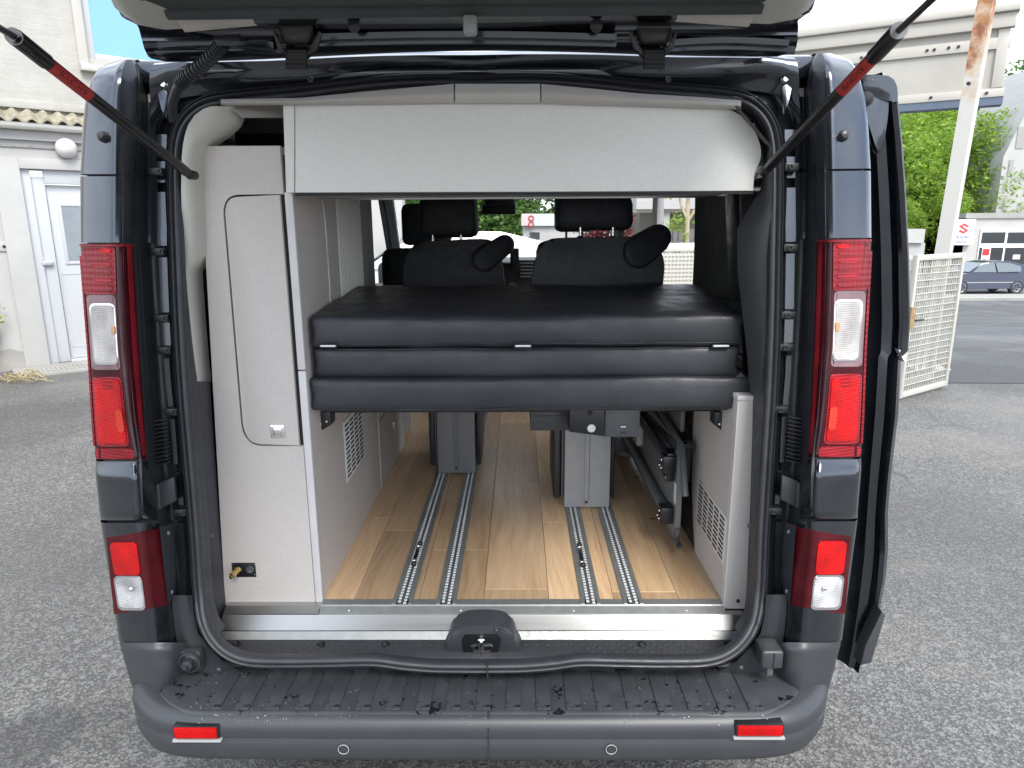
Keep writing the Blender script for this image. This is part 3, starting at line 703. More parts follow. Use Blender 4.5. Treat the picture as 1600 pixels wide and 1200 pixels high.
# ------------------------------------------------------------------ parked / passing cars
def car(name, label, loc, rz, bodymat, L_=3.9, H_=1.44, Wd=1.68, group=None):
    """small hatchback, nose towards -x"""
    t = bpy.data.objects.new(name, None); link(t); setp(t, label, 'car', group)
    k = H_/1.44
    def side(y_, prof): return [(x, y_, z*k) for x, z in prof]
    s = L_/3.9
    prof = [(-1.95, .35), (-1.97, .55), (-1.85, .72), (-1.2, .88), (-.95, .93), (-.35, 1.33), (.2, 1.43), (.9, 1.42), (1.5, 1.28), (1.82, .95), (1.93, .80), (1.95, .45), (1.88, .25), (-1.85, .22)]
    prof = [(x*s, z) for x, z in prof]
    bm = bmesh.new(); rows = []
    for f_, inset in ((-1, .0), (-.96, 0), (-.7, 0), (0, 0), (.7, 0), (.96, 0), (1, 0)):
        row = []
        for x, z in prof:
            wy = Wd/2*(1 if z < .95 else 1-.28*(z-.95)/.48)
            sh_ = 1 if abs(f_) < .95 else .985
            row.append((x*sh_, f_*wy*(1 if abs(f_) < 1 else .985), (z if abs(f_) < .98 else .55+(z-.55)*.97)*k))
        rows.append(row)
    grid(bm, rows, True); bm.faces.new([v for v in bm.verts][:14]); bm.faces.new([v for v in bm.verts][-14:])
    part('body', bm, bodymat, t, 35, world=False)
    def wy(z): return Wd/2*(1-.28*max(0, z-.95)/.48)+.006
    for f_ in (-1, 1):
        for pts in ([(-.78, .97), (-.30, 1.29), (.18, 1.36), (.22, .96)], [(.28, .96), (.25, 1.36), (.85, 1.34), (1.32, 1.20), (1.28, .98)]):
            bm = bmesh.new(); prism(bm, [(x*s, f_*wy(z), z*k) for x, z in pts], (0, -f_*.02, 0)); part('side_window', bm, DGLASSL, t, world=False)
        bm = bmesh.new(); box(bm, -1.0*s, 1.0*s, f_*(Wd/2)-.012, f_*(Wd/2)+.012, .50*k, .54*k); part('side_moulding', bm, GREYM, t, world=False)
        for xw in (-1.2*s, 1.2*s):
            bm = bmesh.new(); lathe(bm, (xw, f_*(Wd/2-.20), .30*k), (0, f_, 0), [(.18, 0), (.30, .0), (.31, .05), (.31, .16), (.29, .20), (.20, .21)], 28); ty = part('wheel', bm, RUB, t, 40, world=False)
            bm = bmesh.new(); lathe(bm, (xw, f_*(Wd/2-.20), .30*k), (0, f_, 0), [(.21, .20), (.19, .205), (.17, .17), (.001, .18)], 28); part('rim', bm, STEEL, ty, 40, world=False)
            for j in range(5):
                a = j*2*math.pi/5; c = Vector((xw+.115*math.cos(a), f_*(Wd/2-.20+.19), .30*k+.115*math.sin(a))); part('rim_hole', disc(bmesh.new(), c, (0, f_, 0), .035, .004, 10), BLK, ty, world=False)
        for xw in (1.84*s,):
            bm = bmesh.new(); box(bm, xw-.12, xw+.06, f_*(Wd/2-.16), f_*(Wd/2+.004), .78*k, .95*k, .02); part('tail_light', bm, LRED, t, world=False)
        bm = bmesh.new(); box(bm, -1.93*s, -1.62*s, f_*(Wd/2-.3), f_*(Wd/2-.02), .62*k, .76*k, .03); part('headlight', bm, LCLEAR, t, world=False)
    bm = bmesh.new(); prism(bm, [(-.93*s, -Wd/2*.93, .96*k), (-.93*s, Wd/2*.93, .96*k), (-.37*s, Wd/2*.8, 1.34*k), (-.37*s, -Wd/2*.8, 1.34*k)], (-.012, 0, .012)); part('windscreen', bm, DGLASSL, t, world=False)
    bm = bmesh.new(); prism(bm, [(1.83*s, -Wd/2*.86, .98*k), (1.83*s, Wd/2*.86, .98*k), (1.52*s, Wd/2*.76, 1.27*k), (1.52*s, -Wd/2*.76, 1.27*k)], (.012, 0, .012)); part('rear_window', bm, DGLASSL, t, world=False)
    t.location = loc; t.rotation_euler.z = rz; return t
DGLASSL = mat('car_window_glass', (.10, .13, .14), .04, 0, 1)
NAVY = m_noisy('navy_car_paint', (.012, .016, .045), .1, 2, .25, coat=1, metal=.2)
SILV = m_noisy('silver_car_paint', (.42, .45, .47), .04, 2, .3, coat=1, metal=.1)
cp = P(1543, 464, Z=Zr+.01); print('car', cp)
cp_y = 31.6; cpx = P(1524, 464, Y=cp_y).x
car('parked_car', 'dark navy small hatchback driving past the showroom, cut by the right edge', (cpx, cp_y, Zr+.01), 0, NAVY, 3.95, 1.46)
car('parked_car', 'silver white car parked in front of the van, seen through its windscreen', (P(770, 380, Y=10.3).x-.95, 10.8, 0), R(8), SILV, 4.4, 1.60, 1.8)
# small white building through the windscreen
c1_ = P(818, 345, Y=20); c2_ = P(900, 345, Y=20); zt2 = P(840, 334, Y=20).z
wb = thing('small_white_building', 'small white flat-roofed building seen through the windscreen beside the right headrest', 'building', (c1_.x+1, 22, 0))
part('wall', B(c1_.x, c2_.x+1, 20, 25, 0, P(840, 353, Y=20).z), LOWR, wb); part('roof_band', B(c1_.x-.05, c2_.x+1, 19.9, 25, P(840, 353, Y=20).z+.002, zt2), m_noisy('pale_blue_grey_band', (.48, .53, .54), .04, 2, .6), wb)
part('band_panel', B(c1_.x-.06, c1_.x+.25, 19.85, 19.9, P(840, 353, Y=20).z+.01, zt2-.02), m_noisy('pinkish_panel', (.50, .42, .40), .04, 2, .6), wb)
for dzz in (0, .11):
    bm = bmesh.new(); c = Vector((P(830, 343, Y=19.84).x, 19.84, P(830, 343, Y=19.84).z-.13+dzz*1.5)); tube(bm, [c+Vector((.07*math.cos(a), 0, .07*math.sin(a))) for a in np.linspace(0, 6.28, 13)], .018, 5); part('ring_mark', bm, REDL, wb)
fr(828, 363, 843, 373, 19.99, 'window', DGLASS, .03, wb)
# red leaved shrub behind right headrest, light wall
cmr = crown_mesh('crown', [(0, 0, 1.62, .42), (.4, .2, 1.5, .4), (-.3, 0, 1.45, .35)], 2500, .06, 9); cmr.materials.append(LEAFR)
rs = P(942, 352, Y=17); t = thing('red_leaved_shrub', 'dark red leaved shrub seen between the right headrest posts', 'shrub', (rs.x, 17, .15)); part('crown', cmr, None, t, world=False)
bm = bmesh.new(); tube(bm, [(0, 0, -.2), (0, 0, 1.2)], .05, 6); part('trunk', bm, BARK, t, world=False)
# white wall at left beyond the windscreen
wl = thing('neighbour_wall', 'pale wall of the building seen through the left side of the windscreen', 'wall', (-3.5, 14, 0))
a = P(560, 330, Y=12); b = P(633, 330, Y=15); bm = bmesh.new(); prism(bm, [(a.x-1.5, 10.5, 0), (b.x, 15, 0), (b.x, 15, 4.5), (a.x-1.5, 10.5, 4.5)], (-.3, .2, 0)); part('wall_face', bm, LOWR, wl)
# house with column, dark fence and sapling seen through the side doorway
YH = 22
hs2 = thing('tan_house', 'cream house with a white eave and a porch column seen through the side doorway', 'house', (P(1060, 400, Y=YH).x, YH+3, 0))
def hb(x0, y0, x1, y1, name, m, ya, yb, par):
    a = P(x0, y0, Y=ya); b_ = P(x1, y1, Y=ya); return part(name, B(a.x, b_.x, ya, yb, b_.z, a.z), m, par)
TANW = m_noisy('cream_house_wall', (.55, .50, .42), .06, 1, .8)
hb(1000, 270, 1130, 310, 'upper_wall', TANW, YH, YH+5, hs2); hb(995, 308, 1135, 326, 'eave', LOWR, YH-1.0, YH+.0, hs2)
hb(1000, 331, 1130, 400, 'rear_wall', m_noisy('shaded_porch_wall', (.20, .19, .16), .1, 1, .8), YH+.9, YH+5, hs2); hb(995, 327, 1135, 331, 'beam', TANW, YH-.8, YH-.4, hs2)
hb(1036, 331, 1043, 420, 'column', LOWR, YH-.8, YH-.5, hs2)
fen = thing('slat_fence', 'dark grey upright slat fence in front of the cream house', 'fence', (P(1060, 400, Y=16).x, 16, 0))
a = P(1035, 358, Y=16); SL = mesh_from(B(0, .10, 0, .03, 0, a.z), 'slat', None); FENM = m_noisy('dark_grey_slats', (.13, .12, .12), .15, 3, .7)
for i in range(22):
    o = part('slat', SL, FENM, fen); o.location += Vector((a.x+i*.125, 16, 0))
part('fence_rail', B(a.x, a.x+2.75, 16.031, 16.06, a.z-.25, a.z-.18), FENM, fen)
sp_ = P(1072, 380, Y=12.5)
sap = thing('sapling', 'young tree with pale trunk and yellow-green leaves seen through the side doorway', 'tree', (sp_.x, 12.5, 0))
bm = bmesh.new(); tube(bm, [(0, 0, 0), (.01, 0, 1.2), (-.01, 0, 2.6)], [.06, .05, .03], 8); tube(bm, [(0, 0, 1.75), (-.12, 0, 2.0), (-.22, 0, 2.5)], [.03, .025, .015], 6); tube(bm, [(0, 0, 1.7), (.15, 0, 1.95), (.25, 0, 2.4)], [.03, .025, .015], 6)
part('trunk', bm, m_noisy('pale_bark', (.50, .42, .28), .15, 12, .8), sap, 60, world=False)
cms = crown_mesh('crown', [(-.25, 0, 1.72, .16), (-.12, 0, 1.70, .16), (0, 0, 1.5, .12), (.18, 0, 2.15, .2), (-.35, 0, 2.25, .15), (.1, 0, 2.6, .4), (-.28, 0, 1.6, .1), (.22, 0, 1.68, .12)], 900, .04, 4); cms.materials.append(LEAFY); part('crown', cms, None, sap, world=False)
bs2 = thing('wrapped_bundle', 'white plastic sheeting lying over a crate behind the square mesh', 'bundle', (P(1065, 384, Y=10.4).x, 10.4, 0))
bm = bmesh.new(); c = P(1065, 384, Y=10.4); soft_box(bm, (c.x, 10.5, c.z-.03), (.62, .5, .12), .05, (8, 5, 3), .03, 3); part('sheet', bm, WHITEP, bs2, 180)
part('crate', B(c.x-.3, c.x+.3, 10.25, 10.75, 0, c.z-.1), CREAM, bs2)

# ====================================================================== THE VAN
van = thing('camper_van', 'dark blue-black camper van with its tailgate and sliding door open, seen from behind', 'van', (XC, 4.2, 0))
def lr(px): return px
def both(fn):
    """build a left-side part and its mirror image on the right"""
    for sgn in (1, -1): fn((lambda p: Vector(p)) if sgn == 1 else mir, sgn)
def mgrid(rows, T): bm = bmesh.new(); return grid(bm, [[T(p) for p in r] for r in rows])
def interp(tab, y, c): return float(np.interp(y, [t[0] for t in tab], [t[c] for t in tab]))
# rear corner columns measured at picture heights: (y, outer, crease, inner, channel end)
TAB = [(93, 187, 196, 207, 216), (98, 168, 190, 210, 222), (105, 153, 187, 212, 228), (115, 145, 185, 214, 232), (130, 138, 183, 215, 236), (160, 130, 181, 215, 242), (200, 126, 181, 214, 244),
       (270, 122.5, 181, 210, 246), (380, 122.5, 181, 208, 250), (450, 128, 183, 212, 254), (550, 136, 189, 218, 262), (650, 142, 200, 225, 270), (720, 147, 211, 229, 276), (740, 146, 212, 232, 278),
       (815, 154, 214, 245, 287), (835, 157, 217, 248, 289), (950, 175, 232, 262, 298), (1005, 183, 238, 268, 304)]
def corner_row(y, din=0.0, chan=True, lift=0.0):
    o, c, i, e = (interp(TAB, y, k) for k in (1, 2, 3, 4))
    if 720 < y < 814: lift = .016*smooth((y-721)/26)*smooth((814-y)/6)
    cap = max(0, (130-y)/37.0)
    oy = .05*cap**2
    po = PR(o, y, .035+oy-lift*.8); pc = PR(c, y, -.012+oy-lift); pi = PR(i, y, .035+oy*.5); pe = PR(i+(e-i)*.55, y, .115+oy*.3); pf = PR(e, y, .105)
    ps = Vector((po.x-.012, po.y+.06, po.z)); pss = Vector((po.x-.018, po.y+.35, po.z))
    pts = [pss, ps, po+Vector((-.004, .0, 0)), pc, pi] + ([pe, pf] if chan else [])
    return round_row(pts, [.02, .030, .018, .006] + ([.02] if chan else []) if chan else [.02, .030, .018], 4)
def corner(y0, y1, step=10, chan=True, lift=0):
    n = max(2, int((y1-y0)/step)+1); return [corner_row(y, chan=chan, lift=lift) for y in np.linspace(y0, y1, n)]
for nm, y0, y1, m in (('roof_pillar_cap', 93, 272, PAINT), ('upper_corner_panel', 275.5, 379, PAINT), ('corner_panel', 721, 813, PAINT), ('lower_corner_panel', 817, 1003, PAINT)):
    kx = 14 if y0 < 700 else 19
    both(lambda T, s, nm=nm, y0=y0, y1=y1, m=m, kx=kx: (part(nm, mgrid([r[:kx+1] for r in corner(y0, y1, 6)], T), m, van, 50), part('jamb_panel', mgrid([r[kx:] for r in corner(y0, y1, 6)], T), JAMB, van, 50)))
# close the top of the cap and fill the seams with a dark backing
both(lambda T, s: part('pillar_backing', mgrid([[p+Vector((.010 if i < 14 else 0, .012, 0)) for i, p in enumerate(corner_row(y))] for y in np.linspace(96, 1000, 50)], T), BLK, van, 50))
# black stub studs on the upper pillar
for s_, (px, py) in ((1, (160, 213)), (-1, (1318, 212))):
    c = PR(px, py, -.005); bm = bmesh.new(); lathe(bm, c, (0, -1, .15), [(.0, .012), (.008, .010), (.009, .004), (.013, .0), (.013, -.02)], 16); part('rubber_stud', bm, RUB, van, 50)
# ---- main tail lamps
def lamp_surface(y0, y1):
    rows = corner(y0, y1, 6, chan=False)
    # keep only from slightly round the side to the inner edge
    return [r[2:] for r in rows]
def surf_patch(T, y0, y1, fx0, fx1, off, rad=.25, nx=12, ny=16, use=None):
    """rounded patch proud of the lens; fx: 0 = outer edge, 1 = crease, 2 = inner edge (in picture widths)"""
    rows = []
    hh = (y1-y0)
    for j in range(ny+1):
        t = .5-.5*math.cos(math.pi*j/ny); y = y0+hh*t
        o, c, i = (interp(TAB, y, k) for k in (1, 2, 3))
        def xx(f): return o+(c-o)*f if f <= 1 else c+(i-c)*(f-1)
        # shrink the ends to round the corners
        e = min(t, 1-t)*hh; rr = rad*abs(xx(fx1)-xx(fx0)); sh_ = 0 if e >= rr else (rr-math.sqrt(max(0, rr*rr-(rr-e)**2)))
        x0, x1 = xx(fx0)+sh_, xx(fx1)-sh_
        row = []
        for k in range(nx+1):
            x = x0+(x1-x0)*k/nx
            f = (x-o)/(c-o) if x <= c else 1+(x-c)/(i-c)
            # depth across the face follows the lens
            d = .035-.047*min(1, f) if f <= 1 else -.012+.047*(f-1)
            if f < .25: d = .035-.047*f+(.25-f)*.02
            if abs(f-1) < .15: d += .003
            row.append(T(PR(x, y, d-off)))
        rows.append(row)
    bm = bmesh.new(); grid(bm, rows)
    r = bmesh.ops.extrude_face_region(bm, geom=bm.faces[:])
    bmesh.ops.translate(bm, vec=(0, .010, 0), verts=[v for v in r['geom'] if isinstance(v, bmesh.types.BMVert)])
    return bm
def main_lamp(T, s):
    base = part('tail_lamp', mgrid(lamp_surface(381, 718), T), LDARK, van, 50)
    part('lamp_housing', mgrid([[p+Vector((0, .03, 0)) for p in r] for r in lamp_surface(379.5, 719.5)], T), BLK, base, 50)
    part('upper_red_segment', surf_patch(T, 386, 460, .06, .97, .003, .10), LRED2, base, 50)
    for k in range(5): part('reflector_bar', surf_patch(T, 397+k*12.2, 406+k*12.2, .22+.02*k, .90, .0048, .3, 8, 6), lens_low if k % 2 else LRED2, base, 50)
    part('corner_flare', surf_patch(T, 388, 396, .45, .96, .005, .5, 8, 6), LRED, base, 50)
    part('segment_rib', surf_patch(T, 381.5, 385, .02, 1.9, .005, .02), LRED2, base, 50)
    part('smoked_surround', surf_patch(T, 461, 578, .10, .93, .003, .14), LSMOKE, base, 50)
    part('chrome_ring', surf_patch(T, 474, 570, .16, .90, .0055, .2), CHROME, base, 50)
    part('indicator_segment', surf_patch(T, 477, 567, .20, .86, .008, .2), LCLEAR, base, 50)
    part('bulb_patch', surf_patch(T, 509, 523, .74, .84, .0090, .5), LAMB, base, 50)  # amber bulb behind the clear lens
    part('brake_frame', surf_patch(T, 589, 698, .09, .92, .004, .14), lens_low, base, 50)
    part('brake_segment', surf_patch(T, 594, 693, .15, .86, .0065, .14), LRED, base, 50)
    for k in range(3): part('brake_rib', surf_patch(T, 596+k*5, 598.5+k*5, .2, .8, .0078, .4, 6, 4), lens_low, base, 50)
    part('brake_reflector', surf_patch(T, 640, 676, .66, .84, .0076, .4, 6, 8), LBRT, base, 50)
    part('crease_highlight', surf_patch(T, 384, 715, 1.02, 1.07, .0035, .02, 2), LSMOKE, base, 50)  # lighter strip painted as a highlight along the lens crease
    part('lower_red_edge', surf_patch(T, 701, 717, .03, 1.0, .003, .1), lens_low, base, 50)
    part('outer_red_edge', surf_patch(T, 400, 697, .0, .055, .003, .02, 3), LRED2, base, 50)
    part('inner_red_strip', surf_patch(T, 384, 712, 1.62, 1.84, .002, .02, 4), LRED2, base, 50)
    for k in range(7):
        part('lens_louvre', surf_patch(T, 672+k*5, 674+k*5, 1.28, 1.55, .003, .1, 4, 4), BLK, base, 50)
LBRT = lens('orange_red_reflector', (.55, .035, .012), 90)
lens_low = lens('mid_red_lens', (.26, .012, .018), 40)
both(main_lamp)
# ---- lower lamps set in the lower corner panels
def low_lamp(T, s):
    TABL = [(826, 247), (955, 262)]
    def rows(y0t, y1t, x0t, x1t, off):
        out = []
        for j in range(19):
            t = j/18; row = []
            for k in range(17):
                u = k/16
                x = (x0t[0]+(x0t[1]-x0t[0])*t)*(1-u)+(x1t[0]+(x1t[1]-x1t[0])*t)*u
                yl = y0t[0]*(1-u)+y0t[1]*u; yh = y1t[0]*(1-u)+y1t[1]*u; y = yl+(yh-yl)*t
                o, c, i = (interp(TAB, y, q) for q in (1, 2, 3))
                d = .035-.047*min(1, (x-o)/(c-o)) if x <= c else -.012+.047*(x-c)/(i-c)
                if abs(x-c) < 5: d += .004*(1-abs(x-c)/5)
                row.append(T(PR(x, y, d-off)))
            out.append(row)
        bm = bmesh.new(); grid(bm, out)
        r = bmesh.ops.extrude_face_region(bm, geom=bm.faces[:]); bmesh.ops.translate(bm, vec=(0, .012, 0), verts=[v for v in r['geom'] if isinstance(v, bmesh.types.BMVert)])
        return bm
    # full lens: outer x 166->180, inner 249->260 ; top edge dips from 840 to 828
    base = part('lower_lamp', rows((840, 827), (960, 946), (166, 178), (249, 262), .003), LDARKL, van, 50)
    # dark carrier plate between lamp and channel
    bm = bmesh.new(); pts = [T(PR(x, y, d)) for x, y, d in ((249, 824, .02), (268, 820, .06), (273, 860, .06), (273, 925, .06), (262, 947, .03))]
    prism(bm, pts, (0, .01, 0), .002); part('carrier_plate', bm, BLK, base, 30)
    for (x, y) in ((262, 833), (267, 925)):
        bm = bmesh.new(); sphere(bm, T(PR(x, y, .048)), .007, (1, .6, 1)); part('screw', bm, GREYM2, base, 180)
    part('reflex_frame', surf_patch(T, 845, 902, .16, .93, .0045, .14), LDARK, base, 50)
    part('fog_segment', surf_patch(T, 848, 899, .20, .90, .009, .16), LRED, base, 50)
    part('reverse_frame', surf_patch(T, 900, 954, .16, .92, .0065, .18), CHROME, base, 50)
    part('reverse_segment', surf_patch(T, 904, 950, .20, .88, .010, .18), LCLEAR2, base, 50)
    bm = bmesh.new(); sphere(bm, T(PR(205, 920, -.012)), .006); part('bulb', bm, CHROME, base, 180)
LDARKL = lens('dark_brown_red_lens', (.065, .006, .009), 0)
LCLEAR2 = lens('clear_reversing_lens', (.38, .38, .38), 45, .08, .45)
both(low_lamp)

# ---- door seal path
SO = [(775, 124), (700, 122), (620, 124), (540, 132), (470, 141), (400, 148), (350, 154), (320, 161), (297, 176), (280, 200), (272, 235), (271, 300), (274, 400), (278, 500), (284, 600), (294, 720), (304, 840), (309, 920), (315, 968), (330, 1000), (355, 1023), (390, 1035), (450, 1037), (520, 1036), (585, 1035), (625, 1040), (670, 1044), (720, 1045), (763, 1045)]
def seal_pt(px, py, off=0):
    return PR(px, py, .075*smooth((1060-py)/160)-.005+off)
left = [seal_pt(*p) for p in SO]
halfL = catmull(left, 7)
full = halfL+[mir(p) for p in halfL[::-1]]                     # closed loop
NPATH = len(full)
def nrm_at(i):
    a, b = full[(i-1) % NPATH], full[(i+1) % NPATH]
    t = (b-a)
    if t.length < 1e-6: t = full[(i+2) % NPATH]-full[(i-2) % NPATH]
    t.normalize(); n_ = Vector((t.z, 0, -t.x))              # in the XZ plane
    c = Vector((XC, 0, 1.22)); v = full[i]-c; v.y = 0
    if n_.dot(v) < 0: n_ = -n_
    return n_.normalized()
norms = [nrm_at(i) for i in range(NPATH)]
def ring(prof, cut=False):
    """prof: list of (outward, forward) offsets"""
    rows = []
    for i, p in enumerate(full): rows.append([p+norms[i]*a*.86+Vector((0, b, 0)) for a, b in prof])
    if cut:
        ks = [i for i in range(NPATH//2, NPATH) if full[i].z > .60]+[i for i in range(NPATH//2) if full[i].z > .60]; return grid(bmesh.new(), [rows[i] for i in ks])
    rows.append(rows[0]); bm = bmesh.new(); return grid(bm, rows)
sealprof = [(.022, .02), (.021, .004), (.016, -.002), (.013, .004), (.010, -.006), (.005, -.009), (.001, -.006), (-.002, .0), (-.005, -.008), (-.010, -.013), (-.016, -.012), (-.021, -.004), (-.022, .01), (-.018, .02)]
seal = part('door_seal', ring(sealprof), RUB, van, 70)
bm = bmesh.new(); c = P(762, 1045, Y=full[len(halfL)-1].y-.010); box(bm, c.x-.0012, c.x+.0012, c.y-.012, c.y+.01, c.z-.022, c.z+.02); part('seal_joint', bm, SHADOWGAP, seal)
# body flange ring outside the seal (painted), flaring to the gutter
def flange():
    rows = []
    for i, p in enumerate(full):
        n_ = norms[i]; top = max(0, n_.z)
        side = abs(n_.x)
        bot = max(0, -n_.z)
        w_ = .075*side+.020*bot+.03*top
        rows.append([p+n_*.012+Vector((0, .015, 0)), p+n_*.030+Vector((0, .022+.01*top, 0)), p+n_*(.030+w_*.5)+Vector((0, .035+.02*side, 0)), p+n_*(.030+w_)+Vector((0, .055+.05*side, 0))])
    rows.append(rows[0]); bm = bmesh.new(); return grid(bm, rows)
part('opening_flange', flange(), PAINT, van, 80)
# inner reveal
part('inner_reveal', ring([(-.010, .012), (-.013, .03), (-.014, .06)], True), TRIM, van, 70)
# header panel above the opening, up to the roof gutter
rows = []
hx = [236, 250, 262, 280, 300, 330, 370, 420, 480, 540, 600, 660, 720, 775]
hb_ = [200, 170, 155, 146, 142, 140, 138, 134, 127, 119, 113, 110, 109, 109]
ht = [104, 103, 101, 99, 98, 97, 96, 95, 92, 89, 87, 86, 86, 86]
def hrow(x, b, t):
    A = PR(x, b+8, .085); n_ = 7; out = []
    Bp = P(x, t, Y=1.80)
    for k in range(n_+1):
        u = k/n_; q_ = A.lerp(Bp, u); q_.y = A.y+(Bp.y-A.y)*u**1.6-.012*math.sin(u*math.pi)+.012*math.sin(u*7+x*.02)*math.sin(u*math.pi)*.6
        out.append(q_)
    out.append(Bp+Vector((0, .02, .012))); out.append(Bp+Vector((0, .06, .012)))
    return out
hr = [hrow(*a) for a in zip(hx, hb_, ht)]
hr = hr+[[mir(p) for p in r] for r in hr[::-1]]
part('header_panel', grid(bmesh.new(), hr), PAINT, van, 60)
# filler between pillar cap and header (upper corners)
def cornfill(T, s):
    rows = []
    for y, xa, xb in ((99, 203, 300), (112, 210, 290), (130, 213, 285), (160, 214, 278), (200, 213, 268), (270, 208, 262), (300, 206, 262)):
        rows.append([T(PR(x, y, .12)) for x in np.linspace(xa, xb, 6)])
    part('gutter_corner', mgrid([[p for p in r] for r in rows], lambda p: p), PAINT, van, 60)
    bm = bmesh.new(); prism(bm, [T(PR(x, y, .06)) for x, y in ((241, 128), (256, 130), (262, 150), (258, 185), (252, 170))], (0, .01, 0), .002); br = part('corner_bracket', bm, PAINT, van)
    bm = bmesh.new(); lathe(bm, T(PR(256, 132, .055)), (0, -1, 0), [(.0, .006), (.006, .006), (.010, .0)], 12); part('bolt_head', bm, STEEL, br)
both(cornfill)
# side channel: painted strip with black clips
def chan(T, s):
    tabs = [(300, 243, 262), (375, 243, 262), (400, 246, 262), (500, 250, 266), (590, 256, 271), (640, 262, 276), (745, 272, 283), (790, 277, 288)]
    def strip(y0, y1, w0=0, w1=1, d=.095):
        rows = []
        for y in np.linspace(y0, y1, 8):
            a, b = interp(tabs, y, 1), interp(tabs, y, 2)
            rows.append([T(PR(a+(b-a)*u, y, d+dd)) for u, dd in ((w0, .015), (w0+.08, 0), (w1-.08, 0), (w1, .01))])
        return mgrid(rows, lambda p: p)
    for (y0, y1) in ((210, 238), (252, 285), (300, 384), (402, 488), (504, 540)): part('channel_strip', strip(y0, y1), PAINT, van, 40)
    for (y0, y1) in ((560, 637), (655, 725)): part('channel_strip', strip(y0, y1, .05, .75), TRIM, van, 40)
    for (y0, y1) in ((738, 790),): part('channel_strip', strip(y0, y1, .2, 1.0), PAINT, van, 40)
    for y, x in ((393, 250), (497, 256), (547, 260), (643, 270), (268, 247), (800, 284)):
        c = T(PR(x, y, .075)); sx = 1 if s == 1 else -1
        bm = bmesh.new(); box(bm, c.x-.022, c.x+.014, c.y-.006, c.y+.02, c.z-.010, c.z+.009, .003); cl = part('trim_clip', bm, BLK2, van)
        bm = bmesh.new(); lathe(bm, (c.x+sx*.008, c.y-.007, c.z), (0, -1, 0), [(.007, .0), (.006, .004), (.004, .004), (.003, -.002), (.0, -.002)], 14); part('clip_eye', bm, RUB, cl)
    for k in range(12):
        y = 655+k*6.2; a = T(PR(239+k*.35, y+3, .072)); b = T(PR(261+k*.5, y-2, .072))
        bm = bmesh.new(); prism(bm, [a, b, b+Vector((0, 0, -.0035)), a+Vector((0, 0, -.0035))], (0, .015, 0)); part('vent_louvre', bm, BLK2, van)
    pts = [T(PR(x, y, .06)) for x, y in ((243, 757), (272, 745), (275, 783), (247, 797))]
    part('access_flap', prism(bmesh.new(), pts, (0, .012, 0), .002), BLK, van)
    pts = [T(PR(x, y, .055)) for x, y in ((243.5, 758), (248, 756), (251, 796), (246, 797))]
    part('flap_ridge', prism(bmesh.new(), pts, (0, .012, 0), .002), TRIM, van)
both(chan)
# lower flange area, bumper wings
def wing(T, s):
    tab = [(1004, 183, 237, 268, 292), (1008, 183, 237, 268, 293), (1014, 184, 237, 267, 293), (1028, 188, 237, 266, 292), (1050, 194, 240, 268, 290), (1072, 201, 243, 262, 284), (1085, 205, 245, 258, 280), (1092, 207, 246, 256, 272)]
    rows = []
    for y in np.linspace(1004, 1090, 20):
        o, c, i, e = (interp(tab, y, k) for k in (1, 2, 3, 4))
        pr = -.006-.010*smooth((y-1004)/12)
        po = PR(o, y, .03); pc = PR(c, y, pr); pi = PR(i, y, pr+.018); pe = PR(e, y, .055)
        ps = Vector((po.x-.014, po.y+.06, po.z)); pss = Vector((po.x-.02, po.y+.5, po.z))
        rows.append([T(p) for p in round_row([pss, ps, po, pc, pi, pe], [.02, .035, .02, .02], 4)])
    bw = part('bumper_wing', mgrid(rows, lambda p: p), BUMPF, van, 60)
    # inner sheet beside the seal at the foot of the corner
    rows = []
    for y, xa, xb in ((930, 268, 300), (960, 270, 303), (990, 274, 310), (1010, 278, 325), (1035, 280, 350), (1052, 282, 380), (1062, 284, 400)):
        rows.append([T(PR(x, y, .055+.01*math.sin(u*3))) for u, x in enumerate(np.linspace(xa, xb, 5))])
    part('foot_panel', mgrid(rows, lambda p: p), BLK, van, 60)
both(wing)
# round buffer at the left foot, square buffer at the right
c = PR(297, 1034, .03)
bm = bmesh.new(); box(bm, c.x-.032, c.x+.03, c.y+.0, c.y+.03, c.z-.032, c.z+.03, .012); bf = part('buffer_mount', bm, BUMPF, van)
bm = bmesh.new(); lathe(bm, c, (0, -1, 0), [(.030, .0), (.029, .006), (.024, .007), (.022, .0), (.016, .004), (.014, .02), (.006, .022), (.005, .030), (.0, .031)], 24); part('rubber_buffer', bm, RUB, bf, 40)
c = PR(1203, 1027, .0)
bm = bmesh.new(); box(bm, c.x-.026, c.x+.030, c.y-.015, c.y+.05, c.z-.026, c.z+.026, .008, 3); bf = part('rubber_stop', bm, BUMPF, van)
bm = bmesh.new(); box(bm, c.x+.003, c.x+.0055, c.y-.0165, c.y-.015, c.z-.026, c.z+.022); part('groove', bm, BLK2, bf)
bm = bmesh.new(); box(bm, c.x-.006, c.x+.010, c.y-.005, c.y+.02, c.z-.052, c.z-.028, .003); part('stop_foot', bm, GREYM2, bf)
for (x, y) in ((342, 1047), (1158, 1044)):
    c = PR(x, y, .03); bm = bmesh.new(); sphere(bm, c, .008, (1, .6, 1)); part('screw', bm, BUMPF, van, 180)

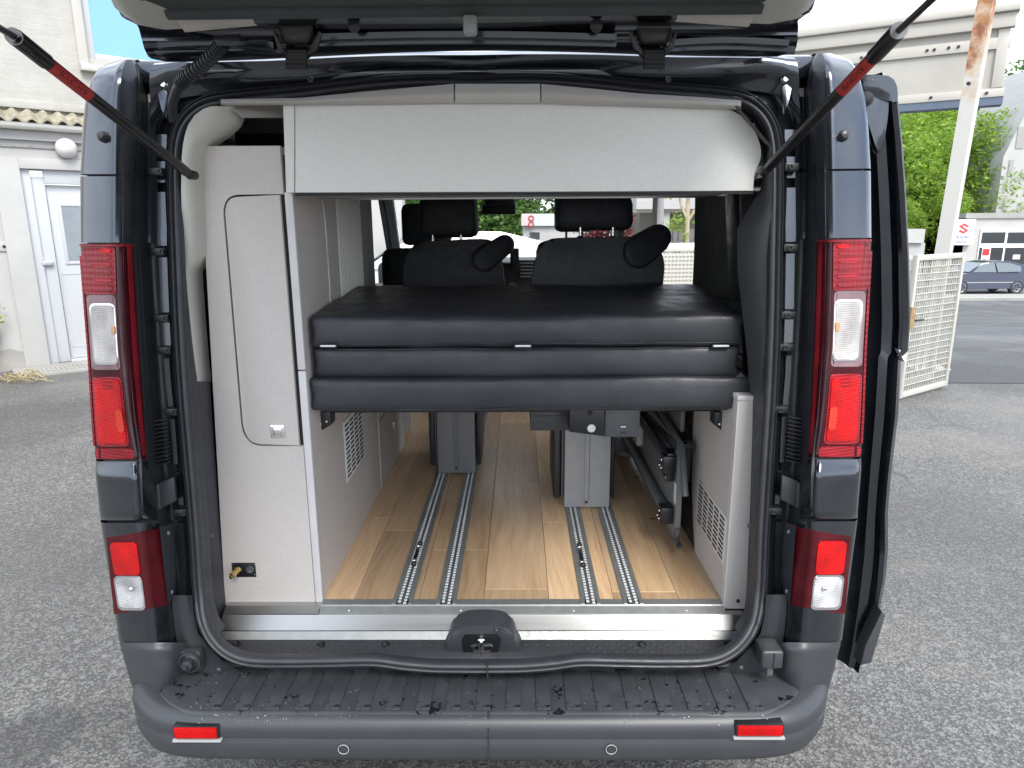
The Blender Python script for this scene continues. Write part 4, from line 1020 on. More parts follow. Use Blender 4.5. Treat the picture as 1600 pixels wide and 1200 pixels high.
# ---- bumper
PL = catmull([(0, 1.440, 0), (-.30, 1.440, 0), (-.60, 1.442, 0), (-.725, 1.447, 0), (-.806, 1.467, 0), (-.868, 1.508, 0), (-.912, 1.560, 0), (-.938, 1.63, 0), (-.955, 1.75, 0), (-.965, 1.95, 0)], 8)
bprof = [(.484, .20), (.484, .070), (.486, .050), (.4855, .030), (.483, .021), (.477, .011), (.470, .005), (.463, .001), (.450, -.001), (.436, .000), (.4335, .005), (.429, .005), (.422, .0), (.400, .001), (.385, .001), (.369, .006), (.357, .020), (.350, .05), (.346, .14)]
rows = []
for i, c_ in enumerate(PL):
    a = PL[max(0, i-1)]; b = PL[min(len(PL)-1, i+1)]; d_ = (b-a).normalized(); inn = Vector((-d_.y, d_.x, 0))
    if inn.dot(Vector((0, 1.9, 0))-c_) < 0: inn = -inn
    k = smooth((i-34)/22)
    rows.append([c_+inn*o*(1-.3*k if o > .05 else 1)+Vector((XC*0, 0, z+.006*k*(z > .44)+.022*k*max(0, .45-z)/.09)) for z, o in bprof])
rowsR = [[mir(p) for p in r] for r in rows]
bump = part('bumper', grid(bmesh.new(), rowsR[::-1]+rows[1:]), BUMPF, van, 40)
# step tread surface
bm = bmesh.new(); rws = []
for x in np.linspace(-.83, .81, 60):
    ax = abs(x-XC); yf = 1.468 if ax < .68 else 1.468+.085*((ax-.68)/.15)**2
    yb = 1.640 if ax < .55 else 1.640+.04*(ax-.55)
    rws.append([(x, yf-.006, .4825), (x, yf, .4872), (x, yf+.004, .4876), (x, yb, .4885), (x, yb+.05, .4885)])
grid(bm, rws); step = part('step_surface', bm, BUMP, bump, 40)
rib = None
for k in range(19):
    x = -.6835+k*.0748; x0 = P(0, 0, Y=1).x*0+x
    if rib is None:
        bm = bmesh.new(); box(bm, 0, .0365, 1.473, 1.625, .4868, .4925, .002, 2); rib = mesh_from(bm, 'tread_rib', 40); rib.materials.append(BUMP)
    o = part('tread_rib', rib, None, bump); o.location.x += x
bm = bmesh.new(); c = P(763, 1150, Y=1.439); box(bm, c.x-.0012, c.x+.0012, 1.4375, 1.47, .356, .464); box(bm, c.x-.0011, c.x+.0011, 1.455, 1.64, .47, .4889); part('centre_seam', bm, SHADOWGAP, bump)
# reflectors
for x0, x1, y0, y1, lx in ((273, 341, 1135, 1151, 'left'), (1152, 1221, 1132, 1147, 'right')):
    a = P(x0, y0, Y=1.440); b = P(x1, y1, Y=1.440)
    rf = part('reflector_recess', B(a.x-.004, b.x+.004, 1.4365, 1.47, b.z-.003, a.z+.002, .0015), BLK2, bump)
    part('reflector_lip', B(a.x-.008, b.x+.008, 1.4335, 1.46, b.z-.0125, b.z-.006, .002), GREYM, bump)
    part('red_reflector', B(a.x, b.x, 1.4325, 1.442, b.z, a.z, .0015), LRED, rf)
for px in (537, 955):
    c = P(px, 1170, Y=1.439); bm = bmesh.new(); lathe(bm, c, (0, -1, 0), [(.0, .002), (.0095, .002), (.0100, -.001), (.0115, -.001), (.0120, .0025), (.0150, .0015), (.0155, -.003)], 28); part('parking_sensor', bm, BUMPF, bump, 40)
    bm = bmesh.new(); tube(bm, [c+Vector((.0128*math.cos(a), -.0025, .0128*math.sin(a))) for a in np.linspace(0, 2*math.pi, 29)], .0011, 5); part('sensor_ring', bm, GREYM, bump, 60)
# water drops lying on the bumper
WATER = mat('water', (.9, .9, .9), .02); WATER.node_tree.nodes['Principled BSDF'].inputs['Transmission Weight'].default_value = .9
bm = bmesh.new(); rnd = random.Random(5)
for i in range(380):
    x = rnd.choice((rnd.uniform(-.74, .72), rnd.gauss(.35, .22), rnd.uniform(-.72, -.3))); x = max(-.72, min(.70, x)); r_ = rnd.choice((.0008, .001, .0013, .0018, .0026))
    if rnd.random() < .75: y = rnd.uniform(1.475, 1.63); z = .4882
    else: y = rnd.uniform(1.444, 1.462); z = float(np.interp(y, [1.442, 1.447, 1.452, 1.458, 1.465], [.468, .473, .478, .4825, .485]))
    bmesh.ops.create_icosphere(bm, subdivisions=1, radius=r_, matrix=Matrix.Translation((x, y, z))@Matrix.Diagonal((1, 1, .45, 1)))
part('water_drops', bm, WATER, bump, 180, kind='stuff')
# backing behind bumper, sill underside
part('rear_crossmember', B(-.80, .78, 1.70, 1.80, .36, .50), BLK, van)

# ---- aluminium sill and tread cover
def xsweep(prof, x0, x1, cap=True, n=2):
    bm = bmesh.new(); rws = [[Vector((x, y, z)) for (y, z) in prof] for x in np.linspace(x0, x1, n)]; return grid(bm, rws)
def yz(py, Y): p = P(760, py, Y=Y); return (Y, p.z)
FLZ = P(760, 946, Y=1.80).z; print('floor z', FLZ)
A1 = yz(947, 1.797); A2 = yz(959, 1.775)
part('floor_edge_strip', xsweep([(1.83, FLZ+.003), (1.80, FLZ+.003), A1, A2, (A2[0], A2[1]-.004)], -.478, .688), ALUD, van, 20)
B1 = yz(960.5, 1.772); B2 = yz(985, 1.738); B3 = yz(1000, 1.722)
sp_l, sp_r = P(344, 975, Y=1.75).x, P(1166, 975, Y=1.75).x
part('sill_plate', xsweep([(1.83, B1[1]-.002), B1, (B1[0]-.002, B1[1]-.002), B2], sp_l, sp_r), ALU, van, 20)
part('sill_lower_lip', xsweep([(B2[0]-.001, B2[1]-.002), B3, (B3[0], B3[1]-.006)], sp_l-.01, sp_r+.01), ALUD, van, 20)
part('sill_plate_left', xsweep([(1.823, FLZ+.001), (1.80, FLZ+.0), A2], P(352, 955, Y=1.79).x, -.480), ALU, van, 20)
for px in (545, 720, 896, 1073):
    bm = bmesh.new(); sphere(bm, P(px, 954.5, Y=1.782), .0035, (1, .6, 1)); part('screw', bm, CHROME, van, 180)
# black tread cover with the latch hump
bm = bmesh.new(); rws = []
rws = []
for x in np.linspace(-.775, .755, 60):
    r = [(x, 1.728, yz(1000, 1.722)[1]-.006)]
    for (py, Y) in ((999.5, 1.7215), (1002, 1.714), (1008, 1.700), (1016, 1.680), (1023, 1.662), (1032, 1.646), (1042, 1.636)):
        y_, z_ = yz(py, Y); r.append((x, y_, z_))
    rws.append(r)
bm.free(); bm = bmesh.new(); grid(bm, rws); cover = part('sill_tread_cover', bm, TRIM, van, 50)
hp = catmull([P(x, y, Y=1.672) for x, y in ((690, 1026), (699, 1012), (703, 998), (712, 986), (733, 978), (775, 978), (795, 985), (804, 998), (808, 1010), (818, 1026))], 4)
part('latch_housing', prism(bmesh.new(), hp, (0, .06, .012), .006, 3), TRIM, cover, 50)
# plain step in front of the tread field, centre part
bm = bmesh.new(); grid(bm, [[P(x, y, Y=Y) for y, Y in ((1013 if 640 < x < 870 else 1026, 1.684), (1024 if 640 < x < 870 else 1029, 1.658), (1030, 1.650))] for x in np.linspace(600, 920, 30)]); part('centre_step', bm, TRIM, cover, 60)
# tread studs, a few rows of small tabs
stud = None; cnt = 0
for rI, (py, Y) in enumerate(((1007, 1.703), (1012, 1.690), (1018, 1.675))):
    y_, z_ = yz(py, Y)
    for k in range(44):
        x = -.70+k*.0325+rI*.011
        if abs(x+.022) < .115+rI*.10 or abs(x) > .71: continue
        if stud is None:
            bm = bmesh.new(); box(bm, -.0055, .0055, -.005, .005, -.003, .0022, .001, 1); stud = mesh_from(bm, 'tread_stud', 40); stud.materials.append(TRIM)
        o = part('tread_stud', stud, None, cover); o.location = Vector((x, y_, z_+.0005)); cnt += 1
for px in (370, 502, 602, 1003, 1137):
    c = P(px, 1008, Y=1.700); bm = bmesh.new(); lathe(bm, c+Vector((0, 0, .004)), (0, -.3, 1), [(.0, -.004), (.005, -.003), (.008, .001), (.011, .0), (.012, -.006)], 16); part('cover_plug', bm, BLK2, cover, 40)
# latch pocket and striker
c = P(752, 1006, Y=1.690)
bm = bmesh.new(); prism(bm, [P(x, y, Y=1.6705) for x, y in ((722, 998), (727, 991), (778, 991), (783, 998), (778, 1021), (724, 1021))], (0, -.002, 0)); lp = part('latch_pocket', bm, BLK2, cover)
bm = bmesh.new(); pts = [P(x, y, Y=1.668) for x, y in ((736, 1009), (742, 1007), (764, 1007), (770, 1009), (765, 1019), (740, 1019))]; prism(bm, pts, (0, -.004, 0), .001); part('striker_plate', bm, STEEL, lp)
bm = bmesh.new(); tube(bm, catmull([P(752, 1017, Y=1.662), P(752, 1006, Y=1.655), P(752, 1000, Y=1.658), P(752, 995, Y=1.670)], 4), .0060, 10); tube(bm, [P(747, 1000, Y=1.657), P(757, 1000, Y=1.657)], .004, 8); part('striker', bm, STEEL, lp, 60)
bm = bmesh.new(); lathe(bm, P(777, 983, Y=1.671), (0, -1, .6), [(.0, -.003), (.006, -.002), (.008, .001)], 14); part('cover_plug', bm, BLK2, cover, 40)
# ---- interior floor, planks, rails
fl = part('floor_panel', B(-.90, .88, 1.80, 6.2, FLZ-.05, FLZ-.011), BLK, van)
PW = .1915; pm = {}
rnd = random.Random(12)
for i in range(-3, 4):
    x0 = P(755, 946, Y=1.80).x+i*PW
    y = 1.80-rnd.uniform(0.1, .9)
    while y < 5.4:
        L_ = rnd.choice((.72, .9, 1.1)); ya = max(1.80, y); yb = min(5.4, y+L_)
        if yb-ya > .05:
            o = part('plank', B(x0+.0006, x0+PW-.0006, ya+.0006, yb-.0006, FLZ-.010, FLZ, .0008, 1), OAK, fl)
        y += L_
TEETH = m_noisy('bright_rail_teeth', (.72, .74, .72), .1, 60, .4)
TK = mesh_from(B(-.0042, .0042, -.0028, .0028, 0, .0012), 't', None)
for (xa, xb) in ((612, 650), (681, 719), (908, 936), (975, 1006)):
    a = P(xa, 945, Y=1.80).x; b = P(xb, 945, Y=1.80).x; b = a+.058
    yend = 4.6
    bm = bmesh.new(); box(bm, a, a+.012, 1.801, yend, FLZ, FLZ+.005, .001, 1); box(bm, b-.012, b, 1.801, yend, FLZ, FLZ+.005, .001, 1); box(bm, a+.012, b-.012, 1.801, yend, FLZ, FLZ+.003)
    rl = part('seat_rail', bm, ALUD, van)
    bm = bmesh.new(); box(bm, a+.016, b-.016, 1.802, yend, FLZ+.003, FLZ+.0042); part('rail_slot', bm, GREYM2, rl)
    bm = bmesh.new(); k = 0
    y = 1.806
    while y < 3.4:
        for sx in (-1, 1):
            c = Vector(((a+b)/2+sx*.0085, y+(.0 if sx > 0 else .008), FLZ+.0042)); box(bm, c.x-.0042, c.x+.0042, c.y-.0036, c.y+.0036, c.z, c.z+.0022)
        y += .0165
    part('rail_teeth', bm, TEETH, rl, kind='stuff')
for (px, py) in ((651, 866), (907, 868)):
    c = P(px, py, Z=FLZ+.006); bm = bmesh.new()
    box(bm, c.x-.006, c.x+.006, c.y-.07, c.y+.07, c.z, c.z+.006, .002); rs_ = part('rail_stop', bm, BLK2, van)
    for dy in (-.06, .045):
        bm = bmesh.new(); sphere(bm, c+Vector((0, dy, .008)), .007); part('stop_bolt', bm, STEEL, rs_, 180)
    for dy in (-.075, .07):
        bm = bmesh.new(); sphere(bm, c+Vector((.002, dy, .005)), .009); part('stop_knob', bm, BLK2, rs_, 180)

# ---- body shell: roof, sides with window and door openings, cab
part('roof', B(-.86, .84, 1.83, 5.35, 2.0, 2.06, .02), PAINT, van)
part('headliner', B(-.84, .82, 1.86, 5.2, 1.965, 1.985), HEADL, van)
for s, nm in ((-1, 'l'), (1, 'r')):
    X1 = -.97 if s < 0 else .95; X0 = -.93 if s < 0 else .91
    xa, xb = min(X0, X1), max(X0, X1)
    def seg(y0, y1, z0, z1, m=PAINT, name='side_panel', b=.004): part(name, B(xa, xb, y0, y1, z0, z1, b), m, van)
    if s < 0:
        seg(2.05, 4.45, .42, 1.93)
        seg(4.45, 5.75, .42, 1.24, name='cab_door'); seg(4.45, 4.62, 1.242, 1.93, BLK, 'door_pillar')
    else:
        seg(2.05, 3.24, .42, 1.18); seg(2.05, 2.30, 1.182, 1.93); seg(3.02, 3.24, 1.182, 1.93, TRIM); seg(2.302, 3.018, 1.80, 1.93); 
        part('rear_side_window', B(.925, .93, 2.30, 3.02, 1.18, 1.80), DGLASS, van)
        seg(4.15, 4.30, .42, 1.93, m_noisy('grey_door_pillar', (.28, .28, .29), .05, 5, .4), 'door_pillar'); seg(4.302, 5.75, .42, 1.24, name='cab_door')
    part('roof_side_rail', B(xa-.0 if s < 0 else xa-.08, xb+.08 if s < 0 else xb, 2.0, 5.2, 1.932, 2.02, .02), PAINT, van)
# door mirror / open front door sliver on the right
part('cab_side_window', B(-.955, -.95, 4.625, 5.6, 1.245, 1.80), GLASS, van)
part('cab_side_window', B(.93, .935, 4.31, 5.6, 1.245, 1.80), GLASS, van)
# windscreen frame
ta = Vector((-.80, 4.75, 1.93)); ba = Vector((-.95, 5.95, 1.36))
def apillar(T):
    bm = bmesh.new(); d1 = (ta-ba)
    prism(bm, [T(ba+Vector((0, 0, 0))), T(ba+Vector((.055, .03, 0))), T(ta+Vector((.055, .03, 0))), T(ta)], (0, -.05, -.03), .008); part('windscreen_pillar', bm, m_noisy('grey_pillar_trim', (.16, .165, .17), .05, 6, .6), van)
    bm = bmesh.new(); prism(bm, [T(ba+Vector((-.03, -.12, 0))), T(ba+Vector((0, -.01, 0))), T(ta+Vector((0, -.01, 0))), T(ta+Vector((-.02, -.12, 0)))], (0, -.03, -.02), .006); part('pillar_seal', bm, BLK2, van)
apillar(lambda p: Vector(p)); apillar(mir)
part('windscreen_header', B(-.80, .78, 4.78, 5.0, 1.90, 1.98, .01), BLK, van)
bm = bmesh.new(); ws_ = [Vector((-.89, 5.97, 1.33)), Vector((.87, 5.97, 1.33)), Vector((.73, 4.80, 1.93)), Vector((-.75, 4.80, 1.93))]; prism(bm, ws_, (0, .004, .003)); part('windscreen', bm, GLASS, van)
part('bonnet', prism(bmesh.new(), [(-.88, 5.88, 1.26), (.86, 5.88, 1.26), (.80, 6.75, .98), (-.82, 6.75, .98)], (0, 0, -.05), .02), PAINT, van)
part('front_panel', B(-.90, .88, 6.72, 6.82, .35, .97, .03), PAINT, van)
dz = P(845, 409, Y=5.0).z
dash = part('dashboard', B(-.92, .90, 5.0, 5.85, .72, dz, .04, 4), DASH, van)
sc_ = part('centre_screen', B(P(797, 388, Y=4.95).x, P(811, 388, Y=4.95).x, 4.94, 4.97, P(797, 424, Y=4.95).z, P(797, 388, Y=4.95).z, .006), BLK2, dash)
va, vb = P(813, 411, Y=4.99), P(829, 432, Y=4.99)
for k in range(5):
    z = va.z+(vb.z-va.z)*k/4; part('vent_slat', B(va.x, vb.x+.02, 4.975, 5.0, z-.004, z+.004, .001), GREYM, dash)
part('vent_well', B(va.x-.01, vb.x+.03, 4.99, 5.01, vb.z-.02, va.z+.02), BLK2, dash)
bm = bmesh.new(); c = P(800, 447, Y=4.6); lathe(bm, c, (0, -1, .3), [(.022, 0), (.024, .01), (.018, .012), (.016, .004), (0, .006)], 20); part('gear_knob_ring', bm, STEEL, dash, 50)
im = part('inside_mirror', B(*[v for v in (P(753, 325, Y=4.75).x, P(806, 325, Y=4.75).x)], 4.72, 4.75, P(778, 335, Y=4.75).z, P(778, 320, Y=4.75).z, .01, 3), BLK2, van)
part('mirror_housing', B(P(757, 320, Y=4.8).x, P(805, 320, Y=4.8).x, 4.78, 4.95, P(778, 320, Y=4.8).z, P(778, 310, Y=4.8).z, .01), BLK, im)
# wheels under the van
for xw in (-.80, .78):
    for yw in (2.55, 6.02):
        bm = bmesh.new(); lathe(bm, (xw-.11*(1 if xw > 0 else -1), yw, .33), (1 if xw > 0 else -1, 0, 0), [(.2, 0), (.33, .0), (.34, .03), (.34, .18), (.32, .21), (.21, .22)], 32); wh = part('wheel', bm, RUB, van, 40)
        bm = bmesh.new(); lathe(bm, (xw-.11*(1 if xw > 0 else -1), yw, .33), (1 if xw > 0 else -1, 0, 0), [(.21, .2), (.20, .21), (.16, .17), (.001, .18)], 32); part('rim', bm, STEEL, wh, 40)
part('underbody', B(-.86, .84, 1.86, 6.6, .30, .50), BLK2, van)
# entry step tread seen below the bed on the right
a = P(957, 683, Y=3.25); b = P(985, 712, Y=3.05)
part('entry_step', prism(bmesh.new(), [P(955, 676, Z=.62), P(990, 676, Z=.62), P(986, 709, Z=.62), P(968, 706, Z=.62), P(959, 698, Z=.62)], (0, 0, -.02), .003), m_noisy('step_plastic', (.30, .31, .36), .1, 30, .5), van)

# ---- interior trims
# beige pillar trim on the left, from the seal inward
rows = []
TL_ = [(166, 330, 372), (170, 318, 374), (180, 304, 374), (195, 294, 368), (210, 289, 352), (225, 286, 330), (245, 284, 322), (300, 283, 322), (350, 284, 325), (380, 285, 326), (398, 285, 325), (412, 286, 316), (422, 286, 308), (430, 287, 307), (500, 293, 312), (560, 299, 317), (600, 303, 321)]
for y, a, b in TL_:
    r = []
    for k in range(9):
        u = k/8; r.append(P(a+(b-a)*u, y, Y=1.765+.035*u+.03*(1-math.cos(u*math.pi/2))-.012*math.sin(u*math.pi)))
    r.append(r[-1]+Vector((.001, .035, 0))); rows.append(r)
pt_ = part('left_pillar_trim', grid(bmesh.new(), rows), BEIGE, van, 60)
# upper left: lining bulge towards the roof
rows = []
for y, a, b in ((162, 345, 445), (170, 355, 448), (178, 372, 448), (184, 378, 448)):
    rows.append([P(a+(b-a)*u, y, Y=1.80+.10*u) for u in np.linspace(0, 1, 6)])
part('roof_lining_corner', grid(bmesh.new(), rows), HEADL, van, 60)
# dark side lining left (below) and right (full height)
def lin(T, y0, y1, tab, name, m):
    rows = []
    for y in np.linspace(y0, y1, 14):
        a, b = interp(tab, y, 1), interp(tab, y, 2); rows.append([T(P(a+(b-a)*u, y, Y=1.75+.075*u**1.5)) for u in np.linspace(0, 1, 7)])
    return part(name, grid(bmesh.new(), rows), m, van, 60)
ll = lin(lambda p: p, 596, 1000, [(596, 298, 328), (700, 306, 335), (800, 315, 342), (900, 322, 350), (960, 326, 356), (1000, 332, 350)], 'lower_side_lining', TRIM)
for (x, y) in ((329, 837), (327, 959)):
    bm = bmesh.new(); lathe(bm, P(x, y, Y=1.765), (.5, -1, 0), [(.0, .004), (.007, .003), (.009, 0)], 14); part('lining_plug', bm, GREYM2, ll, 40)
rl_ = lin(lambda p: p, 165, 1000, [(165, 1152, 1140), (200, 1200, 1192), (230, 1207, 1200), (300, 1207, 1188), (320, 1206, 1152), (420, 1202, 1152), (560, 1196, 1168), (620, 1192, 1172), (800, 1184, 1168), (950, 1175, 1162), (1000, 1165, 1150)], 'right_side_lining', TRIM)
for (x, y) in ((1173, 822), (1176, 955)):
    bm = bmesh.new(); lathe(bm, P(x, y, Y=1.78), (-.5, -1, 0), [(.0, .004), (.007, .003), (.009, 0)], 14); part('lining_plug', bm, GREYM2, rl_, 40)
# roof header trim, three pieces
def headtrim(xs_, name, m, dz_=0):
    rows = []
    for x in xs_:
        yt = float(np.interp(x, [350, 470, 560, 650, 710, 845, 920, 1000, 1100, 1155], [158, 156, 147, 139, 134, 134, 141, 149, 155, 160]))-3
        yb = float(np.interp(x, [350, 445, 700, 845, 1000, 1120, 1165], [162, 161, 158, 158, 163, 167, 169]))+3
        r = []
        for k in range(9):
            u = k/8; r.append(P(x, yt+(yb-yt)*u, Y=1.785-.022*math.sin(u*math.pi)))
        rows.append(r)
    part(name, grid(bmesh.new(), rows), m, van, 70)
headtrim(np.linspace(345, 709, 18), 'header_trim', HEADL); headtrim(np.linspace(711, 844, 8), 'header_trim_centre', BEIGE); headtrim(np.linspace(846, 1158, 18), 'header_trim', HEADL)
# curtain and trims at the right window
rows = []
for y in (306, 340, 380, 420, 446, 470):
    r = []
    for k in range(13):
        u = k/12; x = 1086+(1147-1086)*u+(y-306)*(-.018+.045*u)
        r.append(P(x, y, Y=3.05-.65*u-.03*math.cos(u*9)))
    rows.append(r)
cu_ = part('window_curtain', grid(bmesh.new(), rows), CURTAIN, van, 70)
bm = bmesh.new(); prism(bm, [P(x, y, Y=2.35) for x, y in ((1146, 303), (1160, 303), (1168, 470), (1153, 470))], (.0, .10, 0), .004); part('window_frame_trim', bm, BLK, van)
bm = bmesh.new(); prism(bm, [P(x, y, Y=2.22) for x, y in ((1158, 303), (1215, 303), (1205, 640), (1163, 640))], (.0, .02, 0), .004); part('rear_quarter_lining', bm, TRIM, van)

# ---- sliding door, slid back outside the right flank
rows = []
SD = [(120, 1346, 1388), (130, 1346, 1396), (160, 1352, 1402), (220, 1356, 1408), (300, 1360, 1414), (400, 1363, 1419), (500, 1364, 1421), (548, 1363, 1418), (556, 1362, 1410), (650, 1356, 1405), (740, 1350, 1394), (800, 1346, 1389), (860, 1340, 1389), (900, 1335, 1386), (950, 1330, 1377), (1000, 1324, 1366), (1036, 1322, 1350)]
for i, (y, a, b) in enumerate(SD):
    Yd = 1.92
    pa, pb = P(a-10, y, Y=Yd+.05), P(b, y, Y=Yd)
    w_ = pb.x-pa.x
    prf = [pa+Vector((.0, 1.1, 0)), pa+Vector((0, .02, 0)), pa+Vector((w_*.3, 0, 0)), pa+Vector((w_*.36, -.02, 0)), pa+Vector((w_*.62, -.03, 0)), pa+Vector((w_*.68, -.055, 0)), pb+Vector((-.018, -.012, 0)), pb+Vector((-.003, .0, 0)), pb+Vector((.0, .02, 0)), pb+Vector((0, 1.1, 0))]
    rows.append(prf)
sdoor = part('sliding_door', grid(bmesh.new(), rows), PAINT, van, 40)
bm = bmesh.new(); rws = []
for (y, a, b) in SD[2:9]:
    p_ = P(b-9, y, Y=1.895); rws.append([p_, p_+Vector((.010, -.008, 0)), p_+Vector((.018, .0, 0)), p_+Vector((.018, .02, 0))])
grid(bm, rws); part('door_weatherstrip', bm, RUB, sdoor, 60)
bm = bmesh.new(); rws = []
for (y, a, b) in ((121, 1346, 1388), (127, 1346, 1397), (138, 1347, 1402), (150, 1350, 1403), (162, 1378, 1403)):
    p_ = P(a+2, y-4, Y=1.87); q2 = P(b-2, y-2, Y=1.87); rws.append([p_, p_.lerp(q2, .4)+Vector((0, -.01, 0)), q2+Vector((0, -.006, 0)), q2+Vector((.004, .02, 0))])
grid(bm, rws); part('door_inner_frame', bm, PAINT, sdoor, 60)
bm = bmesh.new(); prism(bm, catmull([P(x, y, Y=1.868) for x, y in ((1350, 152), (1364, 143), (1380, 140), (1387, 150), (1388, 175), (1382, 215), (1372, 240), (1364, 215), (1352, 175))], 3, True), (0, .02, 0), .006, 3); part('door_corner_pressing', bm, PAINT, sdoor, 60)
bm = bmesh.new(); c = P(1353, 155, Y=1.85); lathe(bm, c, (-.3, -1, 0), [(.0, .010), (.010, .009), (.012, .003), (.018, .002), (.018, -.01)], 18); part('guide_bolt', bm, BLK2, sdoor, 50)
part('door_foot_trim', prism(bmesh.new(), [P(x, y, Y=1.86) for x, y in ((1345, 1040), (1362, 1036), (1384, 962), (1388, 1000)[:0] or (1378, 955), (1352, 1010))], (0, .05, 0), .004), TRIM, sdoor)
bm = bmesh.new(); prism(bm, [P(x, y, Y=1.90) for x, y in ((1404, 546), (1415, 549), (1414, 566), (1408, 556))], (0, .02, 0)); part('edge_chip', bm, WHITEP, sdoor)

# ---- tailgate, swung up over the camera side
def tg(px, py, Y): return P(px, py, Y=Y)
left_e = [(97, 262, 1.745), (94, 240, 1.735), (88, 231, 1.715), (75, 225, 1.69), (60, 221, 1.66), (45, 217, 1.625), (30, 210, 1.58)]
prof_ = [(97, 1.745), (92, 1.735), (88, 1.715), (84, 1.717), (80, 1.70), (75, 1.69), (68, 1.684), (64, 1.660), (60, 1.66), (52, 1.650), (45, 1.625), (38, 1.60), (30, 1.58), (24, 1.56)]
rows = []
for u in np.linspace(0, 1, 26):
    r = []
    for (y, Y) in prof_:
        xl = float(np.interp(y, [24, 30, 45, 60, 75, 88, 94, 97], [200, 210, 217, 221, 225, 231, 240, 262]))
        Lp = P(xl, y, Y=Y); Rp = mir(Lp); q_ = Lp.lerp(Rp, u)
        # lower edge bows up in the middle
        q_ = Vector((q_.x, q_.y, q_.z+.018*math.sin(u*math.pi)**2*smooth((y-60)/30)))
        r.append(q_)
    rows.append([r[0]+Vector((0, .012, .05))]+r)
gate = part('tailgate', grid(bmesh.new(), rows), PAINT, van, 35)
e0 = rows[0][-1]; zt_ = e0.z
bm = bmesh.new(); box(bm, -.80, .78, .42, 1.56, 2.13, 2.17, .02); box(bm, -.74, .72, 1.56, 1.78, 2.08, 2.17, .02); part('outer_skin', bm, PAINT, gate)
# pressed ledges
for (x0, x1, y, Y, h) in ((482, 962, 63, 1.655, .012), (482, 962, 73, 1.68, .006), (250, 430, 75, 1.685, .008), (1040, 1230, 72, 1.685, .008), (245, 460, 84, 1.71, .006), (1030, 1240, 82, 1.71, .006)):
    bm = bmesh.new(); n_ = 12; rws = []
    for u in np.linspace(0, 1, n_): 
        p_ = P(x0+(x1-x0)*u, y, Y=Y); b_ = .006*math.sin(u*math.pi); rws.append([p_+Vector((0, .016, .004+b_)), p_+Vector((0, .0, -.004+b_)), p_+Vector((0, -.010, -.002+b_)), p_+Vector((0, -.012, .01+b_))])
    grid(bm, rws); part('pressed_ledge', bm, PAINT, gate, 60)
# dark blind cassette and window cover, beige corner trims
a = P(263, 28, Y=1.53); b = mir(a)
bm = bmesh.new(); tube(bm, [Vector((a.x, 1.53, a.z+.012)), Vector((b.x, 1.53, a.z+.012))], .016, 12); part('blind_cassette', bm, CURTAIN, gate, 60)
part('window_blind', B(a.x-.02, b.x+.02, .75, 1.525, a.z+.012, a.z+.03, .004), CURTAIN, gate)
def tgtrim(T, s):
    rows = []
    for (xo, yo, xi, yi, Y) in ((196, 38, 300, 44, 1.60), (196, 34, 288, 32, 1.57), (180, 20, 272, 14, 1.52), (168, -5, 262, -10, 1.45), (150, -60, 250, -60, 1.32), (90, -160, 200, -170, 1.12)):
        A_, B_ = P(xo, yo, Y=Y), P(xi, yi, Y=Y); rows.append([T(A_+Vector((-.01, 0, .05))), T(A_+Vector((0, 0, .01))), T(A_.lerp(B_, .2)), T(A_.lerp(B_, .6)+Vector((0, 0, -.006))), T(B_+Vector((0, 0, .0))), T(B_+Vector((.01, 0, .03)))])
    part('corner_lining', grid(bmesh.new(), rows), BEIGE, gate, 60)
    rows = []
    for u in np.linspace(0, 1, 14):
        x = 285+(400-285)*u; p_ = P(x, 42-4*u, Y=1.575); h = .008*(1-u)
        rows.append([T(p_+Vector((0, .01, -h))), T(p_+Vector((0, -.01, -.001))), T(p_+Vector((0, -.02, .01)))])
    part('lining_edge', grid(bmesh.new(), rows), HEADL, gate, 60)
both(tgtrim)
for px in (553, 932):
    c = P(px, 40, Y=1.60); bm = bmesh.new(); lathe(bm, c, (0, -1, -.3), [(0, .008), (.010, .006), (.014, 0)], 14); part('grommet', bm, RUB, gate, 50)
c = P(735, 36, Y=1.52); bm = bmesh.new(); box(bm, c.x-.014, c.x+.014, 1.50, 1.53, c.z-.024, c.z+.012, .006); part('latch_tab', bm, GREYM, gate)
# hinges
for hxp in (463, 1022):
    def h(x, y, Y): return P(hxp+x, y, Y=Y)
    bm = bmesh.new(); prism(bm, [h(-26, 44, 1.60), h(26, 44, 1.60), h(28, 64, 1.64), h(14, 72, 1.66), h(-14, 72, 1.66), h(-28, 64, 1.64)], (0, .0, .012), .002); hg_ = part('tailgate_hinge', bm, BLK2, gate)
    for sx in (-1, 1):
        bm = bmesh.new(); prism(bm, [h(sx*33, 48, 1.57), h(sx*38, 50, 1.57), h(sx*30, 76, 1.64), h(sx*15, 90, 1.69), h(sx*13, 84, 1.68), h(sx*26, 70, 1.63)], (0, .02, .0), .002); part('hinge_arm', bm, BLK2, hg_)
    bm = bmesh.new(); rws = []
    for i, (y, Y) in enumerate(((74, 1.67), (78, 1.665), (80, 1.675), (84, 1.68), (86, 1.685), (92, 1.69), (93, 1.70), (99, 1.705), (101, 1.715), (107, 1.72), (108, 1.73))):
        rws.append([h(-17, y, Y), h(-15, y, Y-.006), h(15, y, Y-.006), h(17, y, Y)])
    grid(bm, rws); part('hinge_strap', bm, BLK2, hg_, 20)
    for yy in (81, 90, 98):
        bm = bmesh.new(); tube(bm, [h(-16, yy, 1.675+.0015*(yy-78)), h(16, yy, 1.675+.0015*(yy-78))], .0028, 8); part('hinge_pin', bm, STEEL, hg_, 60)
    bm = bmesh.new(); lathe(bm, h(22, 124, 1.735), (0, -1, 0), [(.007, .0), (.006, .003), (.004, .003), (.003, -.001), (0, -.001)], 12); part('plug', bm, RUB, hg_)
